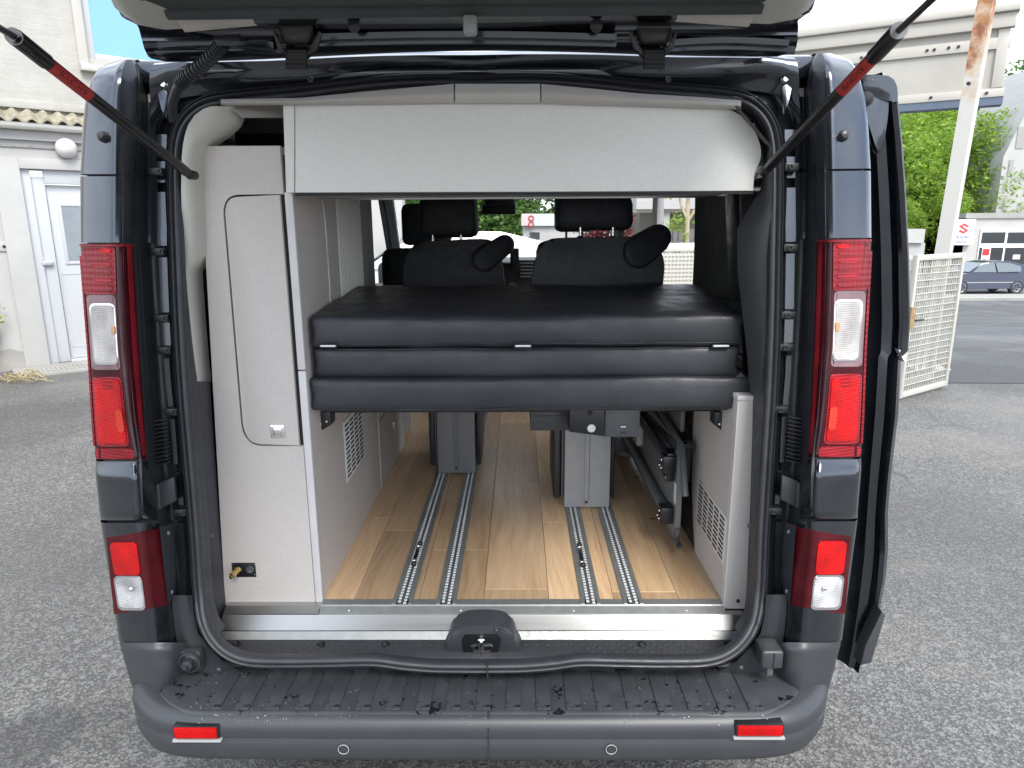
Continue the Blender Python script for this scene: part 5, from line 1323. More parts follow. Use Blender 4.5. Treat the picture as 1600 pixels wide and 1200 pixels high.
# wiring conduit at the upper left corner
pth = catmull([P(350, 66, Y=1.60), P(338, 80, Y=1.62), P(318, 100, Y=1.655), P(296, 118, Y=1.685), P(283, 130, Y=1.70), P(274, 146, Y=1.71), P(269, 165, Y=1.72), P(271, 188, Y=1.74)], 14)
n_ = len(pth); rr = []
cut = int(n_*.60)
dense = []
for i in range(cut):
    for j in range(3):
        t = j/3; dense.append(pth[i].lerp(pth[i+1], t))
rr = [.0125+.0035*(math.sin(k*2*math.pi/9) > 0) for k in range(len(dense))]
cd = part('cable_conduit', tube(bmesh.new(), dense, rr, 14), BLK, van, 30)
part('conduit_sleeve', tube(bmesh.new(), pth[cut:], .0115, 12), BLK2, cd, 60)
part('conduit_grommet', prism(bmesh.new(), [P(x, y, Y=1.58) for x, y in ((332, 60), (372, 58), (378, 66), (368, 74), (338, 72))], (0, .02, .012), .004), BLK, cd)
# gas struts
def strut(p_low, p_up, p_mid, flip, txt):
    """thick cylinder from p_low to p_mid, thin rod on to p_up"""
    s_ = part('gas_strut', tube(bmesh.new(), [p_low+(p_mid-p_low)*.03, p_low.lerp(p_mid, .5), p_mid], .0115, 20), BLK2, van, 40)
    dirv = (p_up-p_mid).normalized()
    part('strut_sleeve', tube(bmesh.new(), [p_mid-(p_mid-p_low).normalized()*.075, p_mid-(p_mid-p_low).normalized()*.07, p_mid-dirv*.004, p_mid], [.0118, .0135, .0135, .0122], 20), BLK2, s_, 40)
    part('piston_rod', tube(bmesh.new(), [p_mid, p_up], .0052, 14), BLK2, s_, 60)
    part('rod_collar', tube(bmesh.new(), [p_mid-dirv*.002, p_mid+dirv*.003], .0128, 20), GREYM, s_, 40)
    bm = bmesh.new(); lathe(bm, p_low+Vector((0, .004, 0)), (0, -1, .0), [(.0, .014), (.008, .013), (.011, .006), (.011, -.02)], 18); part('ball_joint', bm, BLK2, s_, 60)
    # label: a curved red wrap on the visible side
    ax = (p_mid-p_low).normalized(); mid = p_mid-ax*.128
    tc_ = (Vector(CAM)-mid); tc_ = (tc_-ax*tc_.dot(ax)).normalized(); side_ = ax.cross(tc_)
    rws = []
    for u in np.linspace(-.052, .052, 2):
        rws.append([mid+ax*u+(tc_*math.cos(a)+side_*math.sin(a))*.0119 for a in np.linspace(-1.0, 1.2, 12)])
    lab = part('red_label', grid(bmesh.new(), rws), REDL, s_, 60)
    tm = text_mesh(txt, .0135, .0002)
    xa = -ax*flip; up_ = side_ if (side_.z > 0) else -side_
    zz = xa.cross(up_)
    if zz.dot(tc_) < 0: up_ = -up_; zz = -zz
    mt = Matrix((xa, up_, zz)).transposed().to_4x4(); mt.translation = mid+tc_*.0117
    for v in tm.vertices:
        co = v.co.copy(); a_ = co.y/.0119; v.co = mid+xa*co.x*1.75+(tc_*math.cos(a_)+up_*math.sin(a_))*(.01205+co.z)
    tm.materials.append(INK); part('lettering', tm, None, lab)
strut(P(297, 273, Y=1.70), P(-90, -8, Y=.92), P(22, 57, Y=1.17), 1, 'SACHS')
strut(P(1197, 266, Y=1.70), P(1530, -70, Y=.92), P(1404, 48, Y=1.17), -1, 'SACHS')

# ====================================================================== FURNITURE IN THE VAN
# ---- wardrobe
YW = 1.82; XI = -.4785
wd = thing('wardrobe_cabinet', 'tall light grey wardrobe with a rounded door and square chrome latch, left inside the van', 'wardrobe', (-.6, 1.95, FLZ))
def fp(px, py, Y=YW): return P(px, py, Y=Y)
x508 = P(471, 697, Y=YW).x
zdt = fp(400, 304).z; zdb = fp(430, 697).z
# door outline (rounded on the left)
dl_t, dl_b = fp(347, 330), fp(378, 660)
door_pts = [fp(452, 304), ]
tl = [fp(372, 304), fp(355, 309), fp(348, 325)]; bl = [fp(377.5, 660), fp(383, 682), fp(398, 696)]
arcT = [fp(374, 304)*((1-t)**2)+fp(347, 303)*(2*t*(1-t))+fp(349, 335)*(t*t) for t in np.linspace(0, 1, 9)]
arcB = [fp(376, 655)*((1-t)**2)+fp(379, 697)*(2*t*(1-t))+fp(408, 697)*(t*t) for t in np.linspace(0, 1, 9)]
XD = x508
outl = [Vector((XD, YW, zdt))]+arcT+arcB+[Vector((XD, YW, zdb))]
cen = Vector((sum(p.x for p in outl)/len(outl), YW, sum(p.z for p in outl)/len(outl)))
def shrink(pts, d):
    out = []; n_ = len(pts)
    for i, p_ in enumerate(pts):
        a, b = pts[(i-1) % n_], pts[(i+1) % n_]; t = (b-a).normalized(); nn_ = Vector((t.z, 0, -t.x))
        if nn_.dot(cen-p_) < 0: nn_ = -nn_
        out.append(p_+nn_*d)
    return out
topz = fp(380, 228).z; botz = fp(430, 953.5).z
front = [Vector((XI-.022, YW, topz)), fp(311, 228), fp(352, 953.5), Vector((XI-.022, YW, botz))]
frame_pts = [front[0], front[1], front[2], front[3], Vector((XI-.022, YW, zdb-.0))]+[p for p in outl[::-1]][1:-1]+[Vector((XI-.022, YW, zdt))]
# C-shaped front frame = upper strip, left strip, lower field around the door
lo = [Vector((XI-.022, YW, botz)), front[2], None]
frame_poly = [front[0], front[1], front[2], front[3], Vector((XI-.022, YW, zdb))]+arcB[::-1]+arcT[::-1]+[Vector((XI-.022, YW, zdt))]
part('front_frame', prism(bmesh.new(), frame_poly, (0, .018, 0), .0012, 1), LAM, wd)
door_poly = shrink(outl, .0056)
wdr = part('wardrobe_door', prism(bmesh.new(), [p+Vector((0, -.001, 0)) for p in door_poly], (0, .018, 0), .0015, 2), LAM, wd)
part('gap_backing', prism(bmesh.new(), [p+Vector((0, .012, 0)) for p in shrink(outl, -.012)], (0, .008, 0)), SHADOWGAP, wd)
# chrome push latch
lc = fp(434, 674, YW-.001)
bm = bmesh.new(); box(bm, lc.x-.0195, lc.x+.0195, YW-.004, YW, lc.z-.019, lc.z+.019, .002); lt = part('push_latch', bm, CHROME, wdr)
bm = bmesh.new(); box(bm, lc.x-.012, lc.x+.012, YW-.007, YW-.003, lc.z-.012, lc.z+.012, .003); part('latch_button', bm, STEEL, lt)
# side post and carcass
zj = fp(478, 579).z
def wpart(name, m, *a, **k): return part(name, B(*a, **k), m, wd)
wpart('side_post', EDGE, XI-.0205, XI, YW, YW+.02, zj+.002, fp(455, 300).z, .0015); wpart('side_post', EDGE, XI-.0205, XI, YW, YW+.02, botz, zj-.002, .0015)
YJ = P(597, 775, X=XI).y; YD = P(634, 700, X=XI).y; print('YJ', YJ, YD)
wpart('side_panel', LAM, XI-.018, XI-.001, YW+.022, YJ-.004, FLZ+.001, topz)
wpart('top_panel', LAM, -.82, XI-.002, YW+.02, 2.5, topz-.02, topz-.002)
wpart('edge_strip', EDGE, XI-.018, XI+.001, YJ-.003, YJ+.012, FLZ+.001, 1.25, .001)
# door outline on the inner side (thin groove frame), ribbed shutter, end panel
Ya = P(466, 320, X=XI).y; 
def side_pt(px, py, dx=0): p_ = P(px, py, X=XI+dx); return p_
gp = [side_pt(456, 304), side_pt(495, 308), side_pt(504, 318), side_pt(508, 350), side_pt(514, 430), side_pt(517, 482)]
bm = bmesh.new(); tube(bm, catmull([p+Vector((.0, 0, 0)) for p in gp], 5), .0022, 6); part('side_door_groove', bm, EDGE, wd, 60)
Y1s, Y2s, Y3s = P(530, 400, X=XI).y, P(564, 400, X=XI).y, P(583, 400, X=XI).y; print('side', Y1s, Y2s, Y3s)
zb_ = 1.36
shp = part('roller_shutter', B(XI-.006, XI-.002+.003, Y1s, Y2s, zb_-.2, 1.74), LAMG, wd)
nr = 16
for k in range(nr):
    y = Y1s+(Y2s-Y1s)*(k+.5)/nr; bm = bmesh.new(); box(bm, XI, XI+.0035, y-.006, y+.004, zb_-.2, 1.74, .001, 1); part('shutter_slat', bm, LAMG, shp)
MAUVE = m_noisy('brownish_grey_panel', (.30, .265, .265), .05, 4, .6)
part('end_panel', B(XI-.03, XI+.004, Y2s+.005, Y3s, zb_-.3, 1.76, .002), MAUVE, wd)
part('end_panel_edge', B(XI-.03, XI+.006, Y2s-.006, Y2s+.004, zb_-.2, 1.75), EDGE, wd)
# gas/electric socket plate
sc0, sc1 = fp(362, 879), fp(401, 901)
spl = part('socket_plate', B(sc0.x, sc1.x, YW-.003, YW, sc1.z, sc0.z, .0014), BLK2, wd)
for (x, y) in ((364.5, 882), (398, 882), (398, 898)):
    bm = bmesh.new(); sphere(bm, fp(x, y, YW-.003), .0018, (1, .5, 1)); part('screw', bm, STEEL, spl, 180)
c = fp(373, 889, YW-.003); bm = bmesh.new(); ax = Vector((-.35, -1, -.30)).normalized()
lathe(bm, c, ax, [(.011, 0), (.011, .010), (.008, .011), (.008, .018), (.0095, .019), (.0095, .03), (.006, .032), (.006, .036), (.0, .036)], 6); part('gas_fitting', bm, BRASS, spl, 30)
c = fp(391, 890, YW-.003); bm = bmesh.new(); lathe(bm, c, (0, -1, 0), [(.0115, 0), (.0115, .003), (.0095, .004), (.008, .001), (.003, .001), (.003, .004), (0, .005)], 20); part('power_socket', bm, GREYM2, spl, 40)
bm = bmesh.new(); sphere(bm, c+Vector((0, -.004, -.003)), .002); part('socket_pin', bm, CHROME, spl, 180)
# perforated vent plate on the inner side
def vent_panel(par, X, quad, ncol, nrow, side, name='vent_grille', holem=SHADOWGAP, platem=WHITEP):
    ys_ = [P(px, py, X=X) for px, py in quad]
    y0 = min(p.y for p in ys_); y1 = max(p.y for p in ys_); z0 = min(p.z for p in ys_); z1 = max(p.z for p in ys_)
    print(name, y0, y1, z0, z1)
    e = .002*side
    g_ = part(name, B(min(X, X+e), max(X, X+e), y0, y1, z0, z1, .0006), platem, par)
    bm = None; cw = (y1-y0-.016)/ncol; chh = (z1-z0-.016)/nrow
    for i in range(ncol):
        for j in range(nrow):
            yy = y0+.008+cw*(i+.5); zz2 = z0+.008+chh*(j+.5)
            if bm is None:
                bm = bmesh.new(); box(bm, -.0006, .0006, -cw*.38, cw*.38, -chh*.24, chh*.24); vm = mesh_from(bm, 'vent_slot', None)
            o = part('vent_slot', vm, holem, g_); o.location = Vector((X+e, yy, zz2))
    return g_, (y0, y1, z0, z1)
vent_panel(wd, XI, ((541, 748), (565, 720), (541, 655), (565, 640)), 4, 12, 1)
# ---- kitchen block with drawer
kt = thing('kitchen_cabinet', 'light grey kitchen cabinet with a drawer gap and small latch behind the wardrobe', 'cabinet', (-.7, 3.0, FLZ))
YD = 3.30; YE = 4.30
ztop = 1.32
part('lower_front', B(-.70, XI-.001, YJ+.014, YD, FLZ+.002, .865), LAM, kt); part('drawer_front', B(-.70, XI-.001, YJ+.014, YD, .872, 1.06, .002), LAM, kt)
part('carcass', B(-.92, XI-.012, YJ+.014, YD-.002, FLZ+.002, ztop-.02), SHADOWGAP, kt)
part('upper_front', B(-.70, XI-.001, YJ+.014, YD, 1.066, ztop-.02), LAM, kt)
part('worktop', B(-.92, XI+.004, YJ+.014, YD+.9, ztop-.018, ztop, .004), EDGE, kt)
c = P(615.5, 664, X=XI); part('drawer_latch', B(XI, XI+.003, c.y-.02, c.y+.02, c.z-.018, c.z+.018, .001), STEEL, kt)
part('front_end_panel', B(XI-.07, XI+.0, YD+.25, YD+.27, FLZ, 1.0), EDGE, kt)
part('fridge_front', B(-.90, XI-.06, YD+.004, YD+.9, FLZ+.002, 1.29), LAMG, kt)
# ---- rear left carcass behind the wardrobe top
part('wardrobe_back_panel', B(-.82, -.50, 2.35, 2.37, topz, 1.95), BLK, wd)
# ---- overhead locker
YL = 1.80
ol = thing('overhead_locker', 'pale grey overhead locker board spanning the top of the opening, rounded at its right end', 'locker', (.1, 1.9, 1.74))
top_e = [(461, 164), (560, 160.5), (700, 158), (850, 158.5), (1000, 162), (1090, 165.5), (1125, 168), (1150, 176), (1170, 192), (1183, 212), (1189, 235), (1187.5, 252), (1180, 266), (1178, 280), (1177, 298)]
pts = [fp(x, y, YL) for x, y in top_e]
pts = catmull(pts[:-1], 3)+[pts[-1], fp(820, 299.5, YL), fp(461, 301, YL)]
part('locker_front', prism(bmesh.new(), pts, (0, .018, 0), .0015, 2), LAMG, ol)
part('end_strip', prism(bmesh.new(), [fp(x, y, YL-.002) for x, y in ((442, 163), (459.5, 164), (459.5, 301), (447, 301))], (0, .03, 0), .001, 1), LAMG, ol)
zb2 = fp(800, 300, YL).z
part('locker_base', B(-.475, .69, YL+.0185, 2.14, zb2+.001, zb2+.016), LAM, ol)
part('light_profile', B(-.44, .67, 2.141, 2.155, zb2-.004, zb2+.018, .001), ALU, ol)
part('locker_back', B(-.475, .69, 2.13, 2.139, zb2+.017, 1.94), LAM, ol)
part('locker_top_filler', B(-.475, .69, YL+.0185, 2.12, 1.945, 1.96), LAM, ol)
part('base_lip', prism(bmesh.new(), [fp(461, 302, YL+.002), fp(1177, 299.3, YL+.002), fp(1177, 303, YL+.002), fp(461, 306, YL+.002)], (0, .016, 0)), SHADOWGAP, ol)
# ---- right cabinet
rc = thing('side_cabinet', 'light grey low cabinet panel with a slotted vent, right inside the van', 'cabinet', (.72, 1.95, FLZ))
XR = .689
rt = fp(1182, 625, YL); rb = fp(1166, 955, YL); 
part('front_post', prism(bmesh.new(), [Vector((XR, YL, rt.z-.003)), rt, rb, Vector((XR, YL, rb.z))], (0, .02, 0), .0015, 2), LAM, rc)
part('top_cap', B(XR-.002, rt.x+.004, YL-.002, 2.08, rt.z-.001, rt.z+.012, .001), EDGE, rc)
Yc = P(1085, 872, X=XR).y; print('rc depth', Yc)
zz0 = FLZ+.001
arc = [Vector((XR, 2.0+0, 0))]
sidep = [Vector((XR, YL+.022, zz0)), Vector((XR, Yc, zz0)), Vector((XR, Yc+.04, .66)), Vector((XR, Yc+.09, .80)), Vector((XR, Yc+.11, .95)), Vector((XR, Yc+.11, rt.z-.002)), Vector((XR, YL+.022, rt.z-.002))]
part('inner_panel', prism(bmesh.new(), sidep, (.016, 0, 0)), LAM, rc)
part('edge_band', prism(bmesh.new(), [Vector((XR-.001, YL-.001, rb.z)), Vector((XR+.004, YL-.001, rb.z)), Vector((XR+.004, YL-.001, rt.z-.004)), Vector((XR-.001, YL-.001, rt.z-.004))], (0, .024, 0)), EDGE, rc)
vent_panel(rc, XR, ((1092, 756), (1132, 803), (1132, 872), (1092, 820)), 5, 9, -1, platem=m_noisy('pale_vent_plate', (.62, .59, .56), .05, 20, .5))
bm = bmesh.new(); sphere(bm, fp(1153, 939, YL-.001), .006, (1, .6, 1)); part('screw', bm, BLK2, rc, 180)
# wheel-arch lining forward of the side cabinet
arcp = [(XR+.003, Yc+.001, zz0), (XR+.003, 3.2, zz0), (XR+.003, 3.2, 1.16), (XR+.003, Yc+.12, 1.16), (XR+.003, Yc+.11, .95), (XR+.003, Yc+.09, .80), (XR+.003, Yc+.04, .66)]
part('wheel_arch_lining', prism(bmesh.new(), arcp, (.02, 0, 0)), BLK, van)

# ---- mattresses
def cushion(name, label, px0, px1, py0, py1, Yf, Yb, seed, crown=.006, grp=None, tilt=0, mt=VINYL):
    a = P(px0, py0, Y=Yf); b = P(px1, py1, Y=Yf)
    t = thing(name, label, 'mattress', ((a.x+b.x)/2, (Yf+Yb)/2, b.z), grp)
    bm = bmesh.new(); soft_box(bm, ((a.x+b.x)/2, (Yf+Yb)/2, (a.z+b.z)/2), (b.x-a.x, Yb-Yf, a.z-b.z), .012, (30, 12, 5), .0045, seed, crown, 6)
    if tilt:
        for v in bm.verts:
            if v.co.z > (a.z+b.z)/2: v.co.z += tilt*max(0, (v.co.y-Yf)/(Yb-Yf))**.8
    cx_, cz_ = (a.x+b.x)/2, (a.z+b.z)/2
    for v in bm.verts:                       # the filling bulges, the seams pull in unevenly
        e = abs(v.co.z-cz_)/((a.z-b.z)/2)
        if v.co.y < Yf+.03: v.co.y += -.006*(1-e*e)+.004*e*mn.noise(Vector((v.co.x*16, seed*3.3, 0)))
        if v.co.x < a.x+.03 or v.co.x > b.x-.03: v.co.x += (.010*(1-e)*(1 if v.co.x < cx_ else -1)) + .004*mn.noise(Vector((v.co.z*60, v.co.y*9, seed)))
        if e > .8: v.co.z += .0022*mn.noise(Vector((v.co.x*11, v.co.y*11, seed*5.1)))
    part('cover', bm, mt, t, 180)
    return t, a, b
_ = 0
m1, a1, b1 = cushion('mattress', 'black folded mattress layer lying on top of the stack', 482, 1165, 496, 541, 1.86, 2.46, 1, .004, 'black mattress layers stacked on the bed frame', .034)
m2, a2, b2 = cushion('mattress', 'black mattress layer in the middle of the stack, with small buckles along its top edge', 487, 1156, 544.5, 589.5, 1.865, 2.5, 2, .0, 'black mattress layers stacked on the bed frame')
m3, a3, b3 = cushion('mattress', 'widest black mattress layer at the bottom of the stack', 481, 1177, 592, 640, 1.845, 2.62, 3, .0, 'black mattress layers stacked on the bed frame')
# seam pipings
def piping(t, a, b, z, Y, r=.0016):
    bm = bmesh.new(); pts = []
    for u in np.linspace(0, 1, 50):
        x = a.x+.012+(b.x-a.x-.024)*u; pts.append(Vector((x, Y+.003*mn.noise(Vector((x*5, 0, z*9))), z+.003*mn.noise(Vector((x*6, 3, z*5))))))
    tube(bm, pts, r, 6); part('piping', bm, VINYL, t, 60)
piping(m1, a1, b1, b1.z+.010, 1.859); piping(m2, a2, b2, a2.z-.004, 1.864); piping(m3, a3, b3, b3.z+.004, 1.848)
for px in (513, 817, 1126):
    c = P(px, 541, Y=1.852); bm = bmesh.new(); box(bm, c.x-.025, c.x+.025, c.y-.004, c.y+.012, c.z-.006, c.z+.006, .003); bk = part('buckle', bm, BLK2, m2)
    bm = bmesh.new(); box(bm, c.x-.021, c.x+.021, c.y-.006, c.y-.003, c.z-.001, c.z+.004, .001); part('buckle_bar', bm, WHITEP, bk)
# little folded corner flap at right
c = P(1163, 600, Y=1.85)
bm = bmesh.new(); prism(bm, [P(x, y, Y=1.85) for x, y in ((1150, 588), (1160, 581), (1172, 597), (1180, 600), (1176, 612), (1158, 606))], (0, .06, 0), .004); part('corner_flap', bm, VINYL, m3)
# ---- bed frame under the mattresses
bf_ = thing('bed_frame', 'black metal bed frame with end brackets and a locking box under the mattresses', 'bed frame', (.1, 2.2, 1.1))
part('deck_board', B(a3.x+.02, b3.x-.02, 1.88, 2.55, b3.z-.010, b3.z-.001), BLK2, bf_)
for (x0, x1) in ((495, 521), (1114, 1140)):
    p_ = P(x0, 641, Y=1.95); q_ = P(x1, 671, Y=1.95)
    bm = bmesh.new(); prism(bm, [Vector((p_.x, 1.93, p_.z)), Vector((q_.x, 1.93, p_.z)), Vector((q_.x, 1.93, q_.z+.02)), Vector(((p_.x+q_.x)/2, 1.93, q_.z+.006 if x0 < 600 else q_.z)), Vector((p_.x, 1.93, q_.z if x0 < 600 else q_.z+.02))], (0, .05, 0), .002)
    br = part('end_bracket', bm, BLK2, bf_)
    for (dx, dz_) in ((.3, .012), (.7, .02)):
        bm = bmesh.new(); sphere(bm, Vector((p_.x+(q_.x-p_.x)*dx, 1.929, q_.z+dz_+.01)), .004, (1, .5, 1)); part('screw', bm, STEEL, br, 180)
def pb(name, x0, y0, x1, y1, Y, dep, m, par, bev=.003):
    a = P(x0, y0, Y=Y); b = P(x1, y1, Y=Y); return part(name, B(min(a.x, b.x), max(a.x, b.x), Y, Y+dep, min(a.z, b.z), max(a.z, b.z), bev), m, par)
pb('cross_rail', 498, 639, 1140, 643, 2.05, .04, BLK2, bf_)
pb('side_tray', 829, 641, 891, 673, 2.10, .3, TRIM, bf_); pb('tray_groove', 834, 649.6, 889, 650.6, 2.098, .01, BLK2, bf_, 0)
bm = bmesh.new(); prism(bm, [P(x, y, Y=2.02) for x, y in ((890, 640), (945, 640), (945, 682), (890, 675))], (0, .12, 0), .002); lb = part('lock_box', bm, BLK2, bf_)
bm = bmesh.new(); lathe(bm, P(924, 669, Y=2.02), (0, -1, 0), [(.0125, 0), (.0125, .003), (.011, .004), (.006, .004), (.005, .001), (0, .001)], 24); part('lock_cylinder', bm, WHITEP, lb, 40)
bm = bmesh.new(); disc(bm, P(922, 645, Y=2.019), (0, -1, 0), .008, .002, 16); part('round_hole', bm, SHADOWGAP, lb)
gb2 = pb('mechanism_box', 945.5, 640, 999, 683, 2.03, .2, GREYM2, bf_)
pb('slot', 970, 666, 978, 668, 2.028, .004, WHITEP, gb2, 0)
bm = bmesh.new(); tube(bm, [P(973.5, 679, Y=2.028)+Vector((.007*math.cos(a), 0, .007*math.sin(a))) for a in np.linspace(0, math.pi, 9)], .0012, 5); part('finger_notch', bm, SHADOWGAP, gb2)

# ---- travel seats on the rails
PEDL = m_noisy('mid_grey_powder_coat', (.19, .195, .20), .06, 20, .45, .2, 700, .0004)
def travel_seat(label, Yb, ped, hr, post, back, arm):
    """ped (x0,x1,ytop,ybot) etc. in photo pixels at the seat's own distance Yb"""
    c = P((ped[0]+ped[1])/2, ped[3], Y=Yb)
    t = thing('travel_seat', label, 'seat', (c.x, Yb+.25, FLZ), 'single travel seats on the floor rails')
    a = P(ped[0], ped[2], Y=Yb); b = P(ped[1], ped[3], Y=Yb); zb = FLZ+.006
    pd = part('pedestal', B(a.x, b.x, Yb, Yb+.34, zb, a.z, .003), ped[4], t)
    k = .44
    part('pedestal_plate', B(a.x+.001, a.x+(b.x-a.x)*k-.001, Yb-.003, Yb, zb+.002, a.z-.002, .001), ped[4], pd); part('pedestal_plate', B(a.x+(b.x-a.x)*k+.002, b.x-.001, Yb-.003, Yb, zb+.002, a.z-.002, .001), ped[4], pd)
    xs_ = a.x+(b.x-a.x)*(k+.10)
    part('fold_line', B(xs_-.0008, xs_+.0008, Yb-.004, Yb-.003, zb+.03, a.z-.04), BLK2, pd)
    for z in (zb+.022, a.z-.022):
        bm = bmesh.new(); lathe(bm, (a.x+(b.x-a.x)*(k+.05), Yb-.003, z), (0, -1, 0), [(0, .003), (.004, .003), (.006, 0)], 12); part('screw', bm, BLK2, pd, 40)
    bm = bmesh.new(); box(bm, a.x-.04, a.x-.012, Yb+.03, Yb+.36, zb+.025, a.z+.02, .008); part('side_cover', bm, BLK, t); bm = bmesh.new(); box(bm, b.x+.004, b.x+.022, Yb+.03, Yb+.36, zb+.025, a.z+.02, .008); part('side_cover', bm, BLK, t)
    part('inner_cover', B(a.x-.011, a.x-.003, Yb+.012, Yb+.3, zb+.03, a.z-.01, .003), GREYM2, t)
    # seat cushion and backrest
    Ys = Yb+.02
    bl, br = P(back[0], 440, Y=Ys), P(back[1], 440, Y=Ys); tz = P(0+back[0], back[2], Y=Ys).z
    bm = bmesh.new(); soft_box(bm, ((bl.x+br.x)/2, Yb+.30, a.z+.10), (br.x-bl.x, .52, .15), .04, (10, 8, 3), .004, 3); part('seat_cushion', bm, FAB, t, 180)
    pts = [P(x, y, Y=Ys) for x, y in back[3]]
    lowz = a.z+.06
    pts = [Vector((pts[0].x, Ys, lowz))]+catmull(pts, 4)+[Vector((pts[-1].x, Ys, lowz))]
    bk_ = part('backrest', prism(bmesh.new(), pts, (0, .11, 0), .016, 3), FAB, t, 60)
    # headrest
    hl, hr_ = P(hr[0], hr[2], Y=Ys+.03), P(hr[1], hr[3], Y=Ys+.03)
    bm = bmesh.new(); soft_box(bm, ((hl.x+hr_.x)/2, Ys+.075, (hl.z+hr_.z)/2), (hr_.x-hl.x, .10, hl.z-hr_.z), .035, (8, 4, 6), .002, 5)
    for v in bm.verts:
        u = (v.co.z-hr_.z)/(hl.z-hr_.z); v.co.x = (hl.x+hr_.x)/2+(v.co.x-(hl.x+hr_.x)/2)*(1.0-.06*u)
    hd = part('headrest', bm, FAB, t, 180)
    for px in post[:2]:
        p0_ = P(px, post[2], Y=Ys+.04); p1_ = P(px, post[3], Y=Ys+.04); part('headrest_post', tube(bmesh.new(), [p1_-Vector((0, 0, .03)), p0_], .006, 12), STEEL, hd, 60)
        bm = bmesh.new(); lathe(bm, P(px, post[3]-1, Y=Ys+.04), (0, 0, 1), [(.014, -.01), (.014, 0), (.008, .006)], 14); part('post_sleeve', bm, BLK2, hd, 50)
    # folded-up armrest
    p0_, p1_ = P(*arm[0], Y=Ys-.035), P(*arm[1], Y=Ys-.0)
    d_ = (p1_-p0_); r0, r1 = arm[2], arm[3]; u_ = d_.normalized(); n_ = Vector((-u_.z, 0, u_.x)); poly = []
    for a_ in np.linspace(math.pi/2, 3*math.pi/2, 11): poly.append(p0_+(u_*math.cos(a_)+n_*math.sin(a_))*r0)
    for a_ in np.linspace(-math.pi/2, math.pi/2, 11): poly.append(p1_+(u_*math.cos(a_)+n_*math.sin(a_))*r1)
    part('armrest', prism(bmesh.new(), poly, (0, .07, 0), .018, 4), FAB, t, 60)
    return t
travel_seat('left travel seat with its armrest folded up, farther from the camera', 2.885, (681, 743, 620, 738, PEDL), (650, 748, 306, 371), (676, 720, 362, 384), (632, 786, 374, [(629, 445), (632, 410), (640, 392), (652, 380), (690, 376.5), (740, 374), (765, 376), (778, 388), (784, 410), (788, 445)]), ((757, 405), (788, 383), .055, .045))
travel_seat('right travel seat on a light grey pedestal, nearer to the camera', 2.50, (883, 952, 650, 789, GREYM), (868, 992, 303, 360), (907, 958, 335, 372), (832, 1030, 372, [(829, 445), (834, 420), (842, 395), (856, 378), (875, 372.5), (950, 371), (985, 370), (1010, 372), (1028, 385), (1038, 410), (1036, 445)]), ((1001, 393), (1032, 371), .063, .05))
# ---- cab seats
def cab_seat(label, Ys, hr, back):
    c = P((back[0]+back[1])/2, 440, Y=Ys); t = thing('cab_seat', label, 'seat', (c.x, Ys, FLZ), 'front cab seats')
    bl, br = P(back[0], back[2], Y=Ys), P(back[1], back[2], Y=Ys); zt4 = bl.z
    bm = bmesh.new(); soft_box(bm, ((bl.x+br.x)/2, Ys+.07, (zt4+.95)/2), (br.x-bl.x, .14, zt4-.95), .07, (10, 5, 8), .003, 2); part('backrest', bm, FABT, t, 180)
    bm = bmesh.new(); soft_box(bm, ((bl.x+br.x)/2, Ys+.30, .93), (br.x-bl.x, .52, .16), .05, (8, 8, 3), .003, 4); part('seat_cushion', bm, FAB, t, 180)
    part('seat_base', B(bl.x+.06, br.x-.06, Ys+.05, Ys+.5, FLZ, .86, .02), BLK, t)
    hl, hr_ = P(hr[0], hr[2], Y=Ys+.04), P(hr[1], hr[3], Y=Ys+.04); bm = bmesh.new(); soft_box(bm, ((hl.x+hr_.x)/2, Ys+.08, (hl.z+hr_.z)/2), (hr_.x-hl.x, .11, hl.z-hr_.z), .04, (8, 4, 6), .002, 7); hd = part('headrest', bm, FABT, t, 180)
    for u in (.3, .7):
        x = hl.x+(hr_.x-hl.x)*u; part('headrest_post', tube(bmesh.new(), [Vector((x, Ys+.08, zt4-.03)), Vector((x, Ys+.08, hr_.z+.01))], .007, 10), BLK2, hd, 60)
FABT = m_noisy('dark_teal_black_fabric', (.020, .030, .034), .15, 20, .7, .3, 1200, .0005)
cab_seat('left front cab seat, mostly hidden behind the left travel seat', 4.05, (625, 705, 318, 383), (592, 722, 388))
cab_seat('right front cab seat, mostly hidden behind the right travel seat', 4.05, (867, 930, 300, 362), (838, 960, 376))
# ---- folded table stowed on the right
XT = .615
tb = thing('folding_table', 'dark grey folding table stowed upright against the right wall under the bed', 'table', (XT, 2.7, .62))
def tp_(px, py, X=XT): return P(px, py, X=X)
ca = [tp_(1046, 841), tp_(1058, 826), tp_(1061, 800), tp_(1061, 700), (tp_(1060, 652))]
q1 = tp_(1061, 700); Yn = q1.y; print('table near Y', Yn, 'z', tp_(1046, 841).z, tp_(993, 700))
zlo = tp_(1050, 840).z; Yf_ = 3.35
r_ = .05
tpz = 1.03
out = []
for a_ in np.linspace(0, math.pi/2, 7): out.append(Vector((XT, Yn+r_-r_*math.sin(a_) if False else Yn+r_*(1-math.cos(a_)) , zlo+r_*(1-math.sin(a_)))))
out = [Vector((XT, Yn+r_*(1-math.cos(t)), zlo+r_*(1-math.sin(t)))) for t in np.linspace(0, math.pi/2, 7)]
out += [Vector((XT, Yf_-r_*(1-math.cos(t)), zlo+r_*(1-math.sin(t)))) for t in np.linspace(math.pi/2, 0, 7)]
zt5 = tp_(1061, 697).z
out += [Vector((XT, Yf_, zt5)), Vector((XT, Yn, zt5))]
ttop = part('table_top', prism(bmesh.new(), out, (.018, 0, 0), .003, 2), TABLEG, tb)
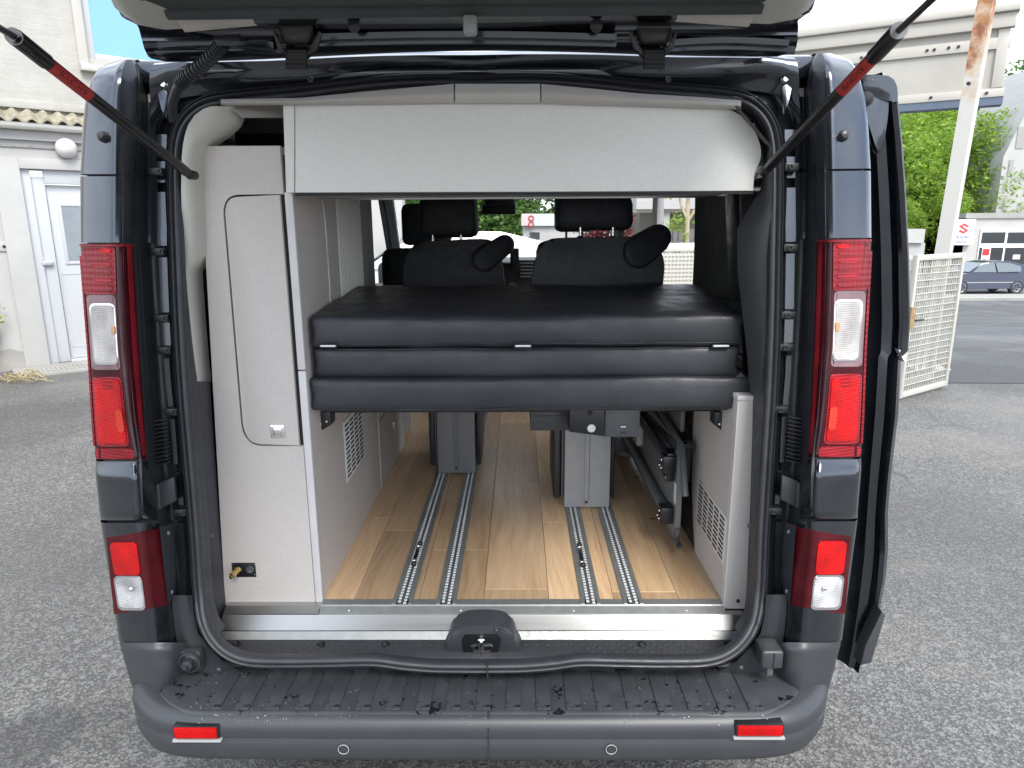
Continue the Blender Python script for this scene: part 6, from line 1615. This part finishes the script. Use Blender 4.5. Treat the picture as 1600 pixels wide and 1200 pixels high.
bm = bmesh.new(); tube(bm, catmull([p+Vector((.009, 0, 0)) for p in out], 2, True), .0105, 8); part('table_edge', bm, GREYM2, ttop, 60)
for (za, zb3, r_t) in ((zlo+.085, zlo+.085, .016), (zlo+.265, zlo+.265, .017)):
    bm = bmesh.new(); tube(bm, [(XT-.022, Yn+.06, za), (XT-.022, Yf_-.08, zb3)], r_t, 12); part('leg_tube', bm, TABLEG if za < .8 else GREYM2, tb, 60)
    bm = bmesh.new(); box(bm, XT-.045, XT, Yn+.02, Yn+.075, za-.03, za+.028, .006); hgp = part('leg_hinge', bm, BLK2, tb)
    for (dy, dz_) in ((0.018, .012), (.018, -.016), (.045, -.016)):
        bm = bmesh.new(); sphere(bm, (XT-.046, Yn+.02+dy, za+dz_), .0045); part('rivet', bm, CHROME, hgp, 180)
pl_ = part('ribbed_clamp', B(XT-.03, XT-.002, Yn+.03, Yn+.10, zlo+.20, zlo+.30, .006), BLK2, tb)
for k in range(5): part('clamp_rib', B(XT-.033, XT-.03, Yn+.035, Yn+.095, zlo+.212+k*.018, zlo+.220+k*.018), STEEL, pl_)
part('white_sticker', B(XT-.0015, XT, Yn+.012, Yn+.035, zlo+.13, zlo+.20), WHITEP, ttop)
part('lever', B(XT-.05, XT-.02, Yn+.5, Yn+.62, zlo+.17, zlo+.26, .01), GREYM, tb)
# second leaf above, behind a strap, and the dark bracket rod
part('upper_leaf', B(XT+.03, XT+.045, Yn+.12, Yf_, zt5+.01, 1.12, .004), TABLEG, tb)
ul = part('upper_clamp', B(XT+.01, XT+.03, Yn+.25, Yn+.34, zt5+.07, 1.12, .005), BLK2, tb)
for k in range(4):
    bm = bmesh.new(); sphere(bm, (XT+.008, Yn+.26+k*.02, zt5+.09+(k % 2)*.03), .004); part('rivet', bm, CHROME, ul, 180)
bm = bmesh.new(); prism(bm, [P(x, y, X=XT+.01) for x, y in ((1003, 641), (1012, 641), (1063, 690), (1063, 702), (1058, 706), (1046, 690))], (-.012, 0, 0), .003); part('retaining_strap', bm, BLK2, tb)
c0_ = P(1076, 688, X=.66); c1_ = P(1071, 752, X=.66)
part('bracket_rod', tube(bmesh.new(), [c1_, c0_], .013, 14), BLK, tb, 50)
bm = bmesh.new(); box(bm, XT+.0, .675, c0_.y-.02, c0_.y+.02, c0_.z-.03, c0_.z-.006, .004); part('rod_arm', bm, BLK2, tb)
